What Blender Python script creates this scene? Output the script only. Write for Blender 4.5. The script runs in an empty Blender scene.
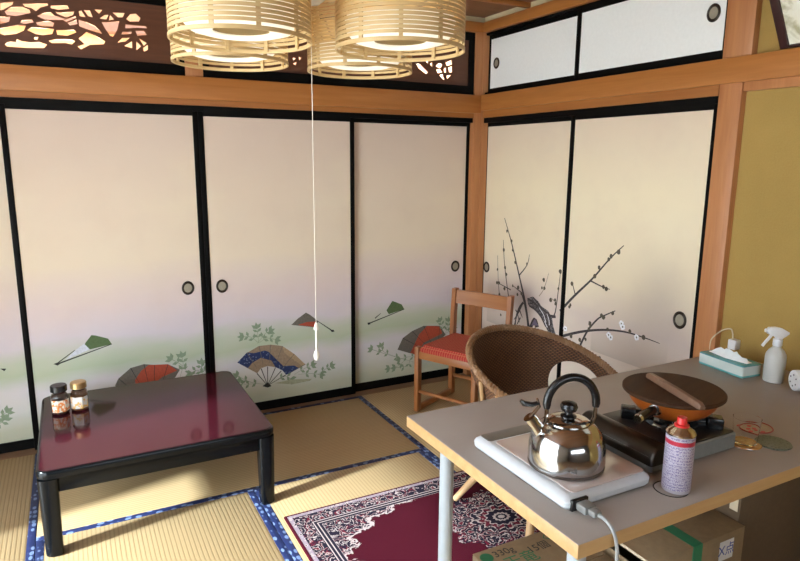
import bpy, bmesh, math, random
from mathutils import Vector, Matrix
random.seed(7)
PI = math.pi
S = bpy.context.scene
COL = S.collection
def R(d): return math.radians(d)

# ------------------------------------------------------------------ materials
MATS = {}
class NT:
    def __init__(self, name):
        self.m = bpy.data.materials.new(name); self.m.use_nodes = True
        self.t = self.m.node_tree; self.b = self.t.nodes['Principled BSDF']
        self._obj = None
    def n(self, typ, **kw):
        nd = self.t.nodes.new(typ)
        for k, v in kw.items():
            if k in nd.inputs: self.set(nd.inputs[k], v)
            else: setattr(nd, k, v)
        return nd
    def set(self, sock, v):
        if hasattr(v, 'is_output') or isinstance(v, bpy.types.NodeSocket): self.t.links.new(v, sock)
        else: sock.default_value = v
    def P(self, **kw):
        names = dict(color='Base Color', rough='Roughness', metal='Metallic', spec='Specular IOR Level', coat='Coat Weight',
                     coat_rough='Coat Roughness', trans='Transmission Weight', ior='IOR', normal='Normal', emit='Emission Color',
                     emit_s='Emission Strength', alpha='Alpha', sheen='Sheen Weight', subs='Subsurface Weight')
        for k, v in kw.items():
            if k in ('color', 'emit') and isinstance(v, tuple) and len(v) == 3: v = (*v, 1)
            self.set(self.b.inputs[names[k]], v)
        return self
    def obj(self):
        if self._obj is None: self._obj = self.n('ShaderNodeTexCoord').outputs['Object']
        return self._obj
    def map(self, scale=(1, 1, 1), rot=(0, 0, 0), loc=(0, 0, 0), vec=None):
        m = self.n('ShaderNodeMapping'); self.t.links.new(vec or self.obj(), m.inputs['Vector'])
        m.inputs['Scale'].default_value = scale; m.inputs['Rotation'].default_value = rot; m.inputs['Location'].default_value = loc
        return m.outputs[0]
    def sep(self, vec=None):
        s = self.n('ShaderNodeSeparateXYZ'); self.t.links.new(vec or self.obj(), s.inputs[0]); return s.outputs
    def noise(self, vec=None, scale=5, detail=4, rough=.55, dist=0.0):
        k = self.n('ShaderNodeTexNoise'); self.t.links.new(vec or self.obj(), k.inputs['Vector'])
        k.inputs['Scale'].default_value = scale; k.inputs['Detail'].default_value = detail
        k.inputs['Roughness'].default_value = rough; k.inputs['Distortion'].default_value = dist
        return k.outputs['Fac']
    def voro(self, vec=None, scale=5, feature='F1', out='Distance', rnd=1.0):
        k = self.n('ShaderNodeTexVoronoi'); k.feature = feature; self.t.links.new(vec or self.obj(), k.inputs['Vector'])
        k.inputs['Scale'].default_value = scale; k.inputs['Randomness'].default_value = rnd
        return k.outputs[out]
    def math(self, op, a, b=0.0, c=0.0, clamp=False):
        k = self.n('ShaderNodeMath'); k.operation = op; k.use_clamp = clamp
        for i, v in enumerate((a, b, c)): self.set(k.inputs[i], v)
        return k.outputs[0]
    def ramp(self, fac, stops, interp='LINEAR'):
        k = self.n('ShaderNodeValToRGB'); k.color_ramp.interpolation = interp
        e = k.color_ramp.elements
        while len(e) < len(stops): e.new(.5)
        for el, (p, c) in zip(e, stops):
            el.position = p; el.color = (*c, 1) if len(c) == 3 else c
        self.set(k.inputs[0], fac); return k.outputs[0]
    def mix(self, fac, a, b, mode='MIX'):
        k = self.n('ShaderNodeMix'); k.data_type = 'RGBA'; k.blend_type = mode
        self.set(k.inputs[0], fac)
        for i, v in ((6, a), (7, b)): self.set(k.inputs[i], (*v, 1) if isinstance(v, tuple) and len(v) == 3 else v)
        return k.outputs[2]
    def bump(self, h, strength=.3, dist=.002):
        k = self.n('ShaderNodeBump'); k.inputs['Strength'].default_value = strength; k.inputs['Distance'].default_value = dist
        self.set(k.inputs['Height'], h); self.set(self.b.inputs['Normal'], k.outputs[0])

def plain(name, color, rough=.5, **kw):
    t = NT(name); f = t.noise(scale=kw.pop('nscale', 60), detail=3)
    amp = kw.pop('amp', .06)
    c2 = tuple(max(0, c * (1 - amp)) for c in color); c1 = tuple(min(1, c * (1 + amp)) for c in color)
    t.P(color=t.ramp(f, [(.3, c2), (.7, c1)]), rough=rough, **kw)
    MATS[name] = t.m; return t.m
def wood(name, c1, c2, axis='x', rough=.45, scale=1.0, **kw):
    t = NT(name)
    s = {'x': (1.2, 18, 18), 'y': (18, 1.2, 18), 'z': (18, 18, 1.2)}[axis]
    v = t.map(scale=tuple(a * scale for a in s))
    f = t.noise(v, scale=1.6, detail=6, rough=.6, dist=.6)
    g = t.noise(v, scale=7, detail=3)
    c = t.ramp(f, [(.3, c1), (.5, tuple((a + b) / 2 for a, b in zip(c1, c2))), (.7, c2)])
    c = t.mix(t.math('MULTIPLY', g, .35), c, tuple(a * .75 for a in c1))
    t.P(color=c, rough=rough, **kw); t.bump(g, .12, .001)
    MATS[name] = t.m; return t.m

# ------------------------------------------------------------------ mesh builder
class MB:
    def __init__(self): self.v = []; self.f = []; self.mi = []; self.sm = []; self.M = Matrix.Identity(4)
    def add(self, vs, fs, m=0, smooth=True):
        o = len(self.v)
        self.v += [tuple(self.M @ Vector(p)) for p in vs]
        for f in fs: self.f.append([i + o for i in f]); self.mi.append(m); self.sm.append(smooth)
        return self
    def bm(self, b, m=0, smooth=True):
        b.verts.index_update()
        self.add([v.co.copy() for v in b.verts], [[v.index for v in f.verts] for f in b.faces], m, smooth); b.free(); return self
    def box(self, x0, y0, z0, x1, y1, z1, m=0, bev=0.0, seg=2):
        x0, x1 = min(x0, x1), max(x0, x1); y0, y1 = min(y0, y1), max(y0, y1); z0, z1 = min(z0, z1), max(z0, z1)
        b = bmesh.new()
        bmesh.ops.create_cube(b, size=1, matrix=Matrix.Translation(((x0 + x1) / 2, (y0 + y1) / 2, (z0 + z1) / 2)) @ Matrix.Diagonal((x1 - x0, y1 - y0, z1 - z0, 1)))
        if bev: bmesh.ops.bevel(b, geom=b.edges[:], offset=bev, segments=seg, affect='EDGES', profile=.5)
        return self.bm(b, m, bool(bev))
    def loft(self, rings, m=0, caps=True, closed=True, smooth=True):
        k = len(rings[0]); vs = [p for r in rings for p in r]; fs = []
        for i in range(len(rings) - 1):
            for j in range(k if closed else k - 1):
                a = i * k + j; b = i * k + (j + 1) % k
                fs.append([a, b, b + k, a + k])
        if caps and closed:
            fs.append(list(range(k))[::-1]); fs.append([len(vs) - k + i for i in range(k)])
        return self.add(vs, fs, m, smooth)
    def rrect(self, x0, y0, x1, y1, r, prof, m=0, n=6):
        """rounded rectangle stack; prof = [(inset, z), ...]"""
        rings = []
        for ins, z in prof:
            rr = max(r - ins, .0005); ring = []
            for cx, cy, a0 in ((x1 - r, y1 - r, 0), (x0 + r, y1 - r, 90), (x0 + r, y0 + r, 180), (x1 - r, y0 + r, 270)):
                for i in range(n + 1):
                    a = R(a0 + 90 * i / n); ring.append((cx + rr * math.cos(a), cy + rr * math.sin(a), z))
            rings.append(ring)
        return self.loft(rings, m)
    def lathe(self, prof, seg=32, m=0, loop=False, c=(0, 0, 0)):
        n = len(prof); vs = []; fs = []
        for i in range(seg):
            a = 2 * PI * i / seg
            vs += [(c[0] + r * math.cos(a), c[1] + r * math.sin(a), c[2] + z) for r, z in prof]
        for i in range(seg):
            o = i * n; q = ((i + 1) % seg) * n
            for j in range(n if loop else n - 1):
                k = (j + 1) % n
                fs.append([o + j, q + j, q + k, o + k])
        if not loop:
            if prof[0][0] > 1e-5: fs.append([i * n for i in range(seg)][::-1])
            if prof[-1][0] > 1e-5: fs.append([i * n + n - 1 for i in range(seg)])
        return self.add(vs, fs, m)
    def tube(self, pts, r, seg=10, m=0, closed=False, caps=True):
        P = [Vector(p) for p in pts]; n = len(P)
        rad = r if isinstance(r, (list, tuple)) else [r] * n
        T = []
        for i in range(n):
            a = P[(i - 1) % n] if (closed or i) else P[0]; b = P[(i + 1) % n] if (closed or i < n - 1) else P[-1]
            T.append((b - a).normalized())
        u = T[0].orthogonal().normalized(); rings = []
        for i in range(n):
            u = (u - T[i] * u.dot(T[i])).normalized(); w = T[i].cross(u)
            rings.append([tuple(P[i] + (u * math.cos(2 * PI * j / seg) + w * math.sin(2 * PI * j / seg)) * rad[i]) for j in range(seg)])
        if closed: rings.append(rings[0])
        return self.loft(rings, m, caps and not closed)
    def prism(self, poly, z0, z1, m=0, smooth=False):
        n = len(poly); vs = [(x, y, z0) for x, y in poly] + [(x, y, z1) for x, y in poly]
        fs = [list(range(n))[::-1], list(range(n, 2 * n))] + [[i, (i + 1) % n, (i + 1) % n + n, i + n] for i in range(n)]
        return self.add(vs, fs, m, smooth)
    def build(self, name, mats, parent=None, loc=None, rotz=0.0, ang=35):
        me = bpy.data.meshes.new(name); me.from_pydata(self.v, [], self.f)
        for m in (mats if isinstance(mats, (list, tuple)) else [mats]): me.materials.append(m)
        me.polygons.foreach_set('material_index', self.mi); me.polygons.foreach_set('use_smooth', self.sm)
        b = bmesh.new(); b.from_mesh(me); bmesh.ops.recalc_face_normals(b, faces=b.faces[:])
        for e in b.edges:
            if len(e.link_faces) == 2 and e.calc_face_angle(0) > R(ang): e.smooth = False
        b.to_mesh(me); b.free()
        o = bpy.data.objects.new(name, me); COL.objects.link(o)
        if parent: o.parent = parent
        if loc: o.location = loc
        o.rotation_euler.z = rotz
        return o
def spline(pts, n=8):
    P = [Vector(p) for p in pts]; out = []
    for i in range(len(P) - 1):
        a = P[max(i - 1, 0)]; b = P[i]; c = P[i + 1]; d = P[min(i + 2, len(P) - 1)]
        for k in range(n):
            t = k / n
            out.append(.5 * ((2 * b) + (c - a) * t + (2 * a - 5 * b + 4 * c - d) * t * t + (3 * b - a - 3 * c + d) * t ** 3))
    out.append(P[-1]); return out
def thing(name, label, cat, loc=(0, 0, 0), rotz=0.0, group=None):
    o = bpy.data.objects.new(name, None); COL.objects.link(o); o.empty_display_size = .05
    o.location = loc; o.rotation_euler = (0, 0, rotz); o['label'] = label; o['category'] = cat
    if group: o['group'] = group
    return o
def tag(o, label, cat, group=None):
    o['label'] = label; o['category'] = cat
    if group: o['group'] = group
    return o
def struct(o):
    o['kind'] = 'structure'; return o
def dup(root, loc, label, rotz=0.0):
    r = root.copy(); COL.objects.link(r); r.location = loc; r.rotation_euler = (0, 0, rotz); r['label'] = label
    for ch in list(root.children):
        c = ch.copy(); COL.objects.link(c); c.parent = r
        for g in list(ch.children):
            d = g.copy(); COL.objects.link(d); d.parent = c
    return r
def curved_text(body, size, mat, name, parent, matrix, align='CENTER'):
    cu = bpy.data.curves.new(name, 'FONT'); cu.body = body; cu.size = size; cu.align_x = align; cu.align_y = 'CENTER'; cu.extrude = .0002
    tmp = bpy.data.objects.new(name, cu); COL.objects.link(tmp)
    dg = bpy.context.evaluated_depsgraph_get(); me = bpy.data.meshes.new_from_object(tmp.evaluated_get(dg))
    bpy.data.objects.remove(tmp); me.materials.clear(); me.materials.append(mat)
    me.transform(matrix)
    o = bpy.data.objects.new(name, me); COL.objects.link(o); o.parent = parent
    return o
# ------------------------------------------------------------------ settings
CAM_F = 629.0; CAM_P = (-2.4989, -3.5927, 1.5028); CAM_R = (-.4841, -.1887, .0082)
EXPO = 2.2; SKY_C = (.84, .93, 1.0, 1); SKY_S = 2.1; SUN_E = 4.5; LAMP_W = .20
ART_P1=[('poly', 'ink', [(-2.872, 0.453), (-2.845, 0.449), (-2.854, 0.437)]), ('leaf', 'leaf', [(-2.94, 0.172), (-2.896, 0.198), (-2.869, 0.216)]), ('leaf', 'leaf', [(-2.94, 0.172), (-2.899, 0.164), (-2.881, 0.178)])]
ART_P2=[('poly', 'green', [(-2.487, 0.527), (-2.478, 0.547), (-2.447, 0.584), (-2.428, 0.58), (-2.369, 0.555), (-2.353, 0.523), (-2.46, 0.507)]), ('poly', 'lilac', [(-2.485, 0.543), (-2.46, 0.507), (-2.581, 0.465), (-2.53, 0.51)]), ('line', 'ink', [(-2.353, 0.523), (-2.618, 0.449)], 0.01), ('line', 'ink', [(-2.53, 0.513), (-2.621, 0.45)], 0.008), ('poly', 'ink', [(-2.634, 0.452), (-2.618, 0.457), (-2.6, 0.451), (-2.616, 0.441)]), ('poly', 'grey', [(-2.354, 0.289), (-2.334, 0.326), (-2.27, 0.376), (-2.201, 0.388), (-2.147, 0.375), (-2.076, 0.369), (-2.014, 0.328), (-2.041, 0.288), (-2.117, 0.211), (-2.185, 0.143), (-2.289, 0.206)]), ('poly', 'red', [(-2.252, 0.304), (-2.218, 0.351), (-2.178, 0.379), (-2.076, 0.369), (-2.03, 0.325), (-2.112, 0.299), (-2.194, 0.242), (-2.248, 0.251)]), ('leaf', 'leaf', [(-1.967, 0.294), (-2.005, 0.354), (-2.051, 0.392)]), ('leaf', 'leaf', [(-2.016, 0.284), (-1.996, 0.352), (-1.999, 0.397)]), ('leaf', 'leaf', [(-1.868, 0.261), (-1.916, 0.308), (-1.95, 0.301)]), ('leaf', 'leaf', [(-1.85, 0.276), (-1.891, 0.315), (-1.895, 0.341)]), ('line', 'ink', [(-2.2407000000000004, 0.21434999999999998), (-2.334, 0.326)], 0.004), ('line', 'ink', [(-2.2119, 0.23685), (-2.27, 0.376)], 0.004), ('line', 'ink', [(-2.1808500000000004, 0.24225), (-2.201, 0.388)], 0.004), ('line', 'ink', [(-2.15655, 0.2364), (-2.147, 0.375)], 0.004), ('line', 'ink', [(-2.1246, 0.2337), (-2.076, 0.369)], 0.004)]
ART_P3=[('poly', 'grey', [(-1.356, 0.513), (-1.312, 0.549), (-1.261, 0.58), (-1.236, 0.565), (-1.179, 0.515), (-1.206, 0.48)]), ('poly', 'red', [(-1.313, 0.508), (-1.256, 0.52), (-1.199, 0.517), (-1.208, 0.483)]), ('line', 'ink', [(-1.186, 0.518), (-1.089, 0.444)], 0.009), ('poly', 'ink', [(-1.102, 0.449), (-1.082, 0.451), (-1.074, 0.437), (-1.093, 0.436)]), ('poly', 'tan', [(-1.691, 0.322), (-1.631, 0.374), (-1.559, 0.407), (-1.488, 0.406), (-1.415, 0.388), (-1.342, 0.328), (-1.272, 0.251), (-1.395, 0.2), (-1.419, 0.233), (-1.462, 0.26), (-1.51, 0.274), (-1.55, 0.267), (-1.575, 0.238)]), ('poly', 'blue', [(-1.691, 0.322), (-1.631, 0.377), (-1.59, 0.366), (-1.525, 0.374), (-1.501, 0.363), (-1.412, 0.259), (-1.344, 0.253), (-1.313, 0.232), (-1.395, 0.2), (-1.419, 0.233), (-1.462, 0.26), (-1.485, 0.305), (-1.55, 0.332), (-1.604, 0.307), (-1.629, 0.279)]), ('poly', 'tan2', [(-1.415, 0.388), (-1.342, 0.328), (-1.272, 0.251), (-1.294, 0.245), (-1.355, 0.299), (-1.404, 0.343)]), ('line', 'ink', [(-1.514, 0.151), (-1.577, 0.238)], 0.007), ('line', 'ink', [(-1.514, 0.151), (-1.55, 0.265)], 0.007), ('line', 'ink', [(-1.514, 0.151), (-1.51, 0.271)], 0.007), ('line', 'ink', [(-1.514, 0.151), (-1.462, 0.258)], 0.007), ('line', 'ink', [(-1.514, 0.151), (-1.426, 0.231)], 0.007), ('line', 'ink', [(-1.514, 0.151), (-1.398, 0.201)], 0.007), ('poly', 'ink', [(-1.546, 0.152), (-1.513, 0.172), (-1.49, 0.143), (-1.514, 0.138)]), ('leaf', 'leaf', [(-1.559, 0.425), (-1.604, 0.467), (-1.645, 0.475)]), ('leaf', 'leaf', [(-1.559, 0.425), (-1.563, 0.48), (-1.567, 0.513)]), ('leaf', 'leaf', [(-1.559, 0.425), (-1.51, 0.449), (-1.46, 0.435)]), ('leaf', 'leaf', [(-1.571, 0.421), (-1.521, 0.475), (-1.497, 0.488)]), ('leaf', 'leaf', [(-1.532, 0.162), (-1.614, 0.188), (-1.689, 0.237)]), ('leaf', 'leaf', [(-1.579, 0.176), (-1.65, 0.182), (-1.679, 0.199)]), ('leaf', 'leaf', [(-1.483, 0.167), (-1.408, 0.193), (-1.371, 0.174)]), ('leaf', 'leaf', [(-1.345, 0.196), (-1.281, 0.224), (-1.236, 0.237)]), ('leaf', 'leaf', [(-1.32, 0.192), (-1.243, 0.186), (-1.179, 0.17)]), ('leaf', 'leaf', [(-1.192, 0.172), (-1.145, 0.197), (-1.109, 0.211)]), ('poly', 'moss', [(-1.471, 0.159), (-1.371, 0.168), (-1.231, 0.15), (-1.244, 0.139), (-1.36, 0.134)]), ('line', 'grey', [(-1.57952, 0.27588), (-1.631, 0.374)], 0.005), ('line', 'grey', [(-1.5392, 0.29436), (-1.559, 0.407)], 0.005), ('line', 'grey', [(-1.49944, 0.2938), (-1.488, 0.406)], 0.005), ('line', 'grey', [(-1.45856, 0.28372), (-1.415, 0.388)], 0.005), ('line', 'grey', [(-1.41768, 0.25012), (-1.342, 0.328)], 0.005), ('line', 'grey', [(-1.37848, 0.20700000000000002), (-1.272, 0.251)], 0.005)]
ART_P4=[('poly', 'green', [(-0.692, 0.528), (-0.649, 0.587), (-0.623, 0.577), (-0.579, 0.557), (-0.558, 0.522), (-0.674, 0.5)]), ('line', 'ink', [(-0.558, 0.522), (-0.823, 0.452)], 0.01), ('line', 'ink', [(-0.734, 0.512), (-0.776, 0.483)], 0.009), ('poly', 'ink', [(-0.83, 0.459), (-0.813, 0.46), (-0.807, 0.447), (-0.827, 0.444)]), ('poly', 'grey', [(-0.608, 0.246), (-0.568, 0.322), (-0.497, 0.362), (-0.407, 0.389), (-0.276, 0.374), (-0.227, 0.304), (-0.274, 0.268), (-0.44, 0.182), (-0.513, 0.208)]), ('poly', 'red', [(-0.508, 0.208), (-0.442, 0.331), (-0.379, 0.386), (-0.276, 0.369), (-0.256, 0.316), (-0.405, 0.268), (-0.449, 0.183)]), ('leaf', 'leaf', [(-0.439, 0.123), (-0.69, 0.225), (-0.793, 0.271)]), ('leaf', 'leaf', [(-0.549, 0.164), (-0.602, 0.13), (-0.664, 0.123)]), ('leaf', 'leaf', [(-0.62, 0.199), (-0.708, 0.243), (-0.729, 0.278)]), ('leaf', 'leaf', [(-0.513, 0.159), (-0.53, 0.12), (-0.62, 0.12)]), ('leaf', 'leaf', [(-0.44, 0.165), (-0.513, 0.183), (-0.585, 0.177)]), ('leaf', 'leaf', [(-0.256, 0.316), (-0.257, 0.367), (-0.273, 0.402)]), ('leaf', 'leaf', [(-0.237, 0.306), (-0.215, 0.353), (-0.209, 0.395)]), ('leaf', 'leaf', [(-0.237, 0.306), (-0.19, 0.334), (-0.171, 0.34)]), ('line', 'ink', [(-0.4206, 0.2329), (-0.568, 0.322)], 0.004), ('line', 'ink', [(-0.38865, 0.2509), (-0.497, 0.362)], 0.004), ('line', 'ink', [(-0.34814999999999996, 0.26305), (-0.407, 0.389)], 0.004), ('line', 'ink', [(-0.2892, 0.2563), (-0.276, 0.374)], 0.004)]
ART_P5=[('line', 'bark', [(-0.248, 1.136), (-0.339, 0.969), (-0.43, 0.77), (-0.496, 0.619), (-0.539, 0.473), (-0.553, 0.386)], (0.006, 0.034)), ('line', 'bark', [(-0.244, 0.991), (-0.268, 0.827), (-0.321, 0.634), (-0.353, 0.556)], (0.005, 0.014)), ('line', 'bark', [(-0.187, 0.88), (-0.207, 0.698), (-0.227, 0.607)], (0.004, 0.008)), ('line', 'bark', [(-0.518, 0.931), (-0.499, 0.862), (-0.429, 0.786)], (0.004, 0.012)), ('line', 'twig', [(-0.705, 0.842), (-0.669, 0.74), (-0.627, 0.685)], (0.004, 0.008)), ('line', 'bark', [(-0.807, 0.871), (-0.797, 0.757), (-0.78, 0.616), (-0.754, 0.579)], (0.004, 0.015)), ('line', 'twig', [(-0.734, 0.696), (-0.791, 0.676)], (0.006, 0.008)), ('line', 'bark', [(-0.193, 0.696), (-0.346, 0.672)], (0.005, 0.01)), ('line', 'bark', [(-0.362, 0.705), (-0.462, 0.674)], (0.005, 0.01)), ('line', 'bark', [(-0.4, 0.448), (-0.432, 0.556), (-0.479, 0.615)], (0.012, 0.022)), ('line', 'bark', [(-0.787, 0.59), (-0.709, 0.577)], (0.02, 0.03)), ('line', 'bark', [(-0.553, 0.452), (-0.596, 0.527), (-0.623, 0.485)], (0.03, 0.05)), ('poly', 'trunk', [(-0.515, 0.649), (-0.568, 0.671), (-0.621, 0.653), (-0.652, 0.628), (-0.719, 0.61), (-0.755, 0.578), (-0.77, 0.527), (-0.795, 0.484), (-0.808, 0.433), (-0.757, 0.419), (-0.73, 0.48), (-0.7, 0.51), (-0.656, 0.559), (-0.605, 0.587), (-0.554, 0.596), (-0.529, 0.61)]), ('line', 'bark', [(-0.526, 0.648), (-0.585, 0.634), (-0.633, 0.607), (-0.701, 0.554), (-0.751, 0.486)], (0.014, 0.02)), ('line', 'bark', [(-0.573, 0.667), (-0.617, 0.641), (-0.661, 0.613), (-0.726, 0.584), (-0.757, 0.53)], (0.014, 0.02)), ('line', 'bark', [(-0.539, 0.606), (-0.597, 0.593), (-0.655, 0.562), (-0.705, 0.511)], (0.014, 0.02)), ('line', 'blossom', [(-0.633, 0.613), (-0.677, 0.579), (-0.703, 0.536)], (0.004, 0.008)), ('line', 'blossom', [(-0.707, 0.592), (-0.728, 0.56), (-0.735, 0.525)], (0.004, 0.008)), ('line', 'blossom', [(-0.684, 0.544), (-0.718, 0.508)], (0.004, 0.008)), ('line', 'bark', [(-0.41, 0.45), (-0.416, 0.521), (-0.447, 0.583)], (0.008, 0.014)), ('line', 'bark', [(-0.449, 0.476), (-0.425, 0.53), (-0.404, 0.551)], (0.008, 0.014)), ('line', 'bark', [(-0.393, 0.483), (-0.435, 0.538), (-0.471, 0.604)], (0.008, 0.014)), ('line', 'bark', [(-0.477, 0.515), (-0.444, 0.56)], (0.008, 0.014)), ('line', 'bark', [(-0.425, 0.457), (-0.457, 0.511)], (0.008, 0.014)), ('poly', 'lilacink', [(-0.569, 0.484), (-0.588, 0.521), (-0.603, 0.537), (-0.617, 0.515), (-0.637, 0.5)]), ('line', 'bark', [(-0.461, 0.667), (-0.49, 0.615), (-0.519, 0.544), (-0.544, 0.469), (-0.558, 0.418)], (0.012, 0.03))]
BUDS_P5=[(-0.28, 1.053), (-0.349, 0.938), (-0.332, 0.993), (-0.254, 0.925), (-0.275, 0.811), (-0.291, 0.767), (-0.193, 0.785), (-0.193, 0.694), (-0.216, 0.696), (-0.498, 0.868), (-0.383, 0.861), (-0.651, 0.742), (-0.674, 0.744), (-0.665, 0.794), (-0.365, 0.703), (-0.422, 0.703), (-0.457, 0.669), (-0.735, 0.683), (-0.774, 0.691), (-0.806, 0.868), (-0.797, 0.764), (-0.417, 0.656), (-0.278, 0.668), (-0.226, 0.616), (-0.249, 0.482), (-0.78, 0.67)]
ART_P6=[('line', 'bark', [(-1.297, 1.084), (-1.21, 1.004), (-1.095, 0.877), (-0.97, 0.76), (-0.856, 0.643)], (0.006, 0.022)), ('line', 'bark', [(-0.94, 0.836), (-0.97, 0.77)], (0.006, 0.01)), ('line', 'bark', [(-1.225, 0.842), (-1.162, 0.848), (-1.082, 0.864)], (0.004, 0.012)), ('line', 'bark', [(-1.567, 0.636), (-1.476, 0.641), (-1.347, 0.64), (-1.193, 0.613), (-1.027, 0.56), (-0.848, 0.482)], (0.004, 0.022)), ('line', 'bark', [(-1.273, 0.736), (-1.203, 0.696), (-1.152, 0.662), (-1.084, 0.579), (-1.034, 0.479)], (0.006, 0.018))]
BUDS_P6=[(-1.217, 1.018), (-1.266, 1.047), (-1.202, 0.999), (-1.139, 0.946), (-1.112, 0.894), (-0.941, 0.822), (-1.18, 0.847), (-1.201, 0.84), (-0.932, 0.685), (-0.939, 0.698), (-1.179, 0.69), (-1.195, 0.683), (-1.257, 0.72), (-1.099, 0.627), (-1.104, 0.612), (-1.075, 0.529), (-1.031, 0.515), (-0.96, 0.519), (-1.379, 0.652), (-1.469, 0.642), (-1.231, 0.625), (-1.189, 0.454), (-1.092, 0.594)]
BLOSSOMS=[(-1.321, 0.678), (-1.331, 0.663), (-1.241, 0.597), (-1.256, 0.587), (-1.426, 0.631), (-0.91, 0.551)]
CARVE_LEFT=[[(-2.614, 2.209), (-2.512, 2.223), (-2.508, 2.214), (-2.542, 2.2), (-2.562, 2.182), (-2.579, 2.193), (-2.606, 2.197)], [(-2.69, 2.166), (-2.661, 2.189), (-2.615, 2.196), (-2.589, 2.187), (-2.585, 2.172), (-2.609, 2.163), (-2.646, 2.151), (-2.682, 2.152)], [(-2.498, 2.215), (-2.427, 2.223), (-2.42, 2.208), (-2.467, 2.198), (-2.499, 2.202)], [(-2.559, 2.16), (-2.534, 2.176), (-2.501, 2.184), (-2.488, 2.172), (-2.441, 2.16), (-2.447, 2.154), (-2.527, 2.147)], [(-2.566, 2.132), (-2.514, 2.144), (-2.491, 2.137), (-2.497, 2.119), (-2.54, 2.116), (-2.562, 2.12)], [(-2.482, 2.189), (-2.458, 2.186), (-2.4, 2.198), (-2.406, 2.181), (-2.436, 2.167), (-2.473, 2.179)], [(-2.606, 2.093), (-2.587, 2.107), (-2.531, 2.109), (-2.493, 2.109), (-2.503, 2.085), (-2.543, 2.076), (-2.571, 2.078)], [(-2.715, 2.09), (-2.687, 2.099), (-2.641, 2.112), (-2.609, 2.113), (-2.62, 2.089), (-2.654, 2.071), (-2.7, 2.061), (-2.717, 2.067)], [(-2.703, 2.021), (-2.68, 2.036), (-2.657, 2.034), (-2.651, 2.049), (-2.634, 2.042), (-2.593, 2.039), (-2.56, 2.045), (-2.528, 2.035), (-2.543, 2.018), (-2.614, 2.012), (-2.695, 2.012)], [(-2.521, 2.053), (-2.487, 2.064), (-2.42, 2.067), (-2.406, 2.061), (-2.422, 2.045), (-2.45, 2.049), (-2.508, 2.043)], [(-2.484, 2.105), (-2.406, 2.113), (-2.397, 2.103), (-2.438, 2.083), (-2.481, 2.084)], [(-2.433, 2.143), (-2.393, 2.162), (-2.39, 2.142), (-2.424, 2.131)], [(-2.38, 2.202), (-2.368, 2.206), (-2.351, 2.177), (-2.377, 2.179)], [(-2.383, 2.163), (-2.349, 2.154), (-2.316, 2.142), (-2.297, 2.125), (-2.283, 2.106), (-2.337, 2.118), (-2.383, 2.132)], [(-2.358, 2.21), (-2.33, 2.21), (-2.32, 2.18), (-2.34, 2.183)], [(-2.31, 2.218), (-2.275, 2.219), (-2.291, 2.199)], [(-2.29, 2.178), (-2.266, 2.197), (-2.248, 2.199), (-2.26, 2.176)], [(-2.241, 2.2), (-2.224, 2.18), (-2.249, 2.172)], [(-2.23, 2.212), (-2.173, 2.216), (-2.185, 2.194), (-2.206, 2.192)], [(-2.282, 2.161), (-2.259, 2.164), (-2.202, 2.173), (-2.213, 2.133), (-2.235, 2.097), (-2.248, 2.1), (-2.266, 2.128)], [(-2.168, 2.188), (-2.147, 2.214), (-2.121, 2.219), (-2.101, 2.2), (-2.11, 2.182), (-2.153, 2.177)], [(-2.172, 2.162), (-2.079, 2.163), (-2.074, 2.152), (-2.12, 2.151), (-2.176, 2.143)], [(-2.19, 2.125), (-2.145, 2.129), (-2.151, 2.118), (-2.196, 2.111)], [(-2.129, 2.136), (-2.121, 2.112), (-2.076, 2.12), (-2.089, 2.14)], [(-2.217, 2.071), (-2.192, 2.096), (-2.157, 2.099), (-2.179, 2.08)], [(-2.187, 2.058), (-2.148, 2.084), (-2.15, 2.05)], [(-2.128, 2.086), (-2.107, 2.063), (-2.13, 2.042)], [(-2.115, 2.102), (-2.079, 2.081), (-2.094, 2.066)], [(-2.098, 2.056), (-2.074, 2.073), (-2.075, 2.049), (-2.095, 2.038)], [(-2.398, 2.038), (-2.367, 2.051), (-2.39, 2.075), (-2.353, 2.109), (-2.309, 2.093), (-2.272, 2.073), (-2.28, 2.058), (-2.342, 2.05), (-2.384, 2.025)], [(-2.71, 2.142), (-2.683, 2.143), (-2.669, 2.148), (-2.676, 2.123), (-2.713, 2.109)], [(-2.625, 2.133), (-2.584, 2.143), (-2.575, 2.131), (-2.613, 2.119), (-2.631, 2.123)], [(-2.704, 2.201), (-2.65, 2.215), (-2.655, 2.201), (-2.693, 2.175), (-2.707, 2.169)], [(-2.581, 2.062), (-2.562, 2.067), (-2.568, 2.052), (-2.58, 2.053)], [(-2.451, 2.153), (-2.396, 2.177), (-2.392, 2.17), (-2.438, 2.146)]]
CARVE_RIGHT=[[(-0.503, 2.097), (-0.474, 2.096), (-0.416, 2.052), (-0.432, 2.04), (-0.486, 2.072)], [(-0.405, 2.105), (-0.386, 2.116), (-0.388, 2.081)], [(-0.339, 2.112), (-0.309, 2.108), (-0.325, 2.079), (-0.364, 2.093)], [(-0.289, 2.119), (-0.242, 2.14), (-0.238, 2.113), (-0.28, 2.1)], [(-0.358, 2.073), (-0.325, 2.086), (-0.308, 2.062), (-0.346, 2.05)], [(-0.302, 2.081), (-0.282, 2.092), (-0.281, 2.059), (-0.298, 2.058)], [(-0.27, 2.09), (-0.238, 2.103), (-0.237, 2.062), (-0.262, 2.063)], [(-0.334, 2.04), (-0.307, 2.046), (-0.29, 2.015), (-0.307, 2.016)], [(-0.279, 2.041), (-0.243, 2.046), (-0.276, 2.018)], [(-0.438, 2.118), (-0.414, 2.131), (-0.418, 2.1)], [(-1.305, 2.04), (-1.281, 2.048), (-1.29, 2.029)], [(-1.307, 2.071), (-1.285, 2.069), (-1.302, 2.055)], [(-1.271, 2.079), (-1.254, 2.075), (-1.265, 2.056)]]
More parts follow.
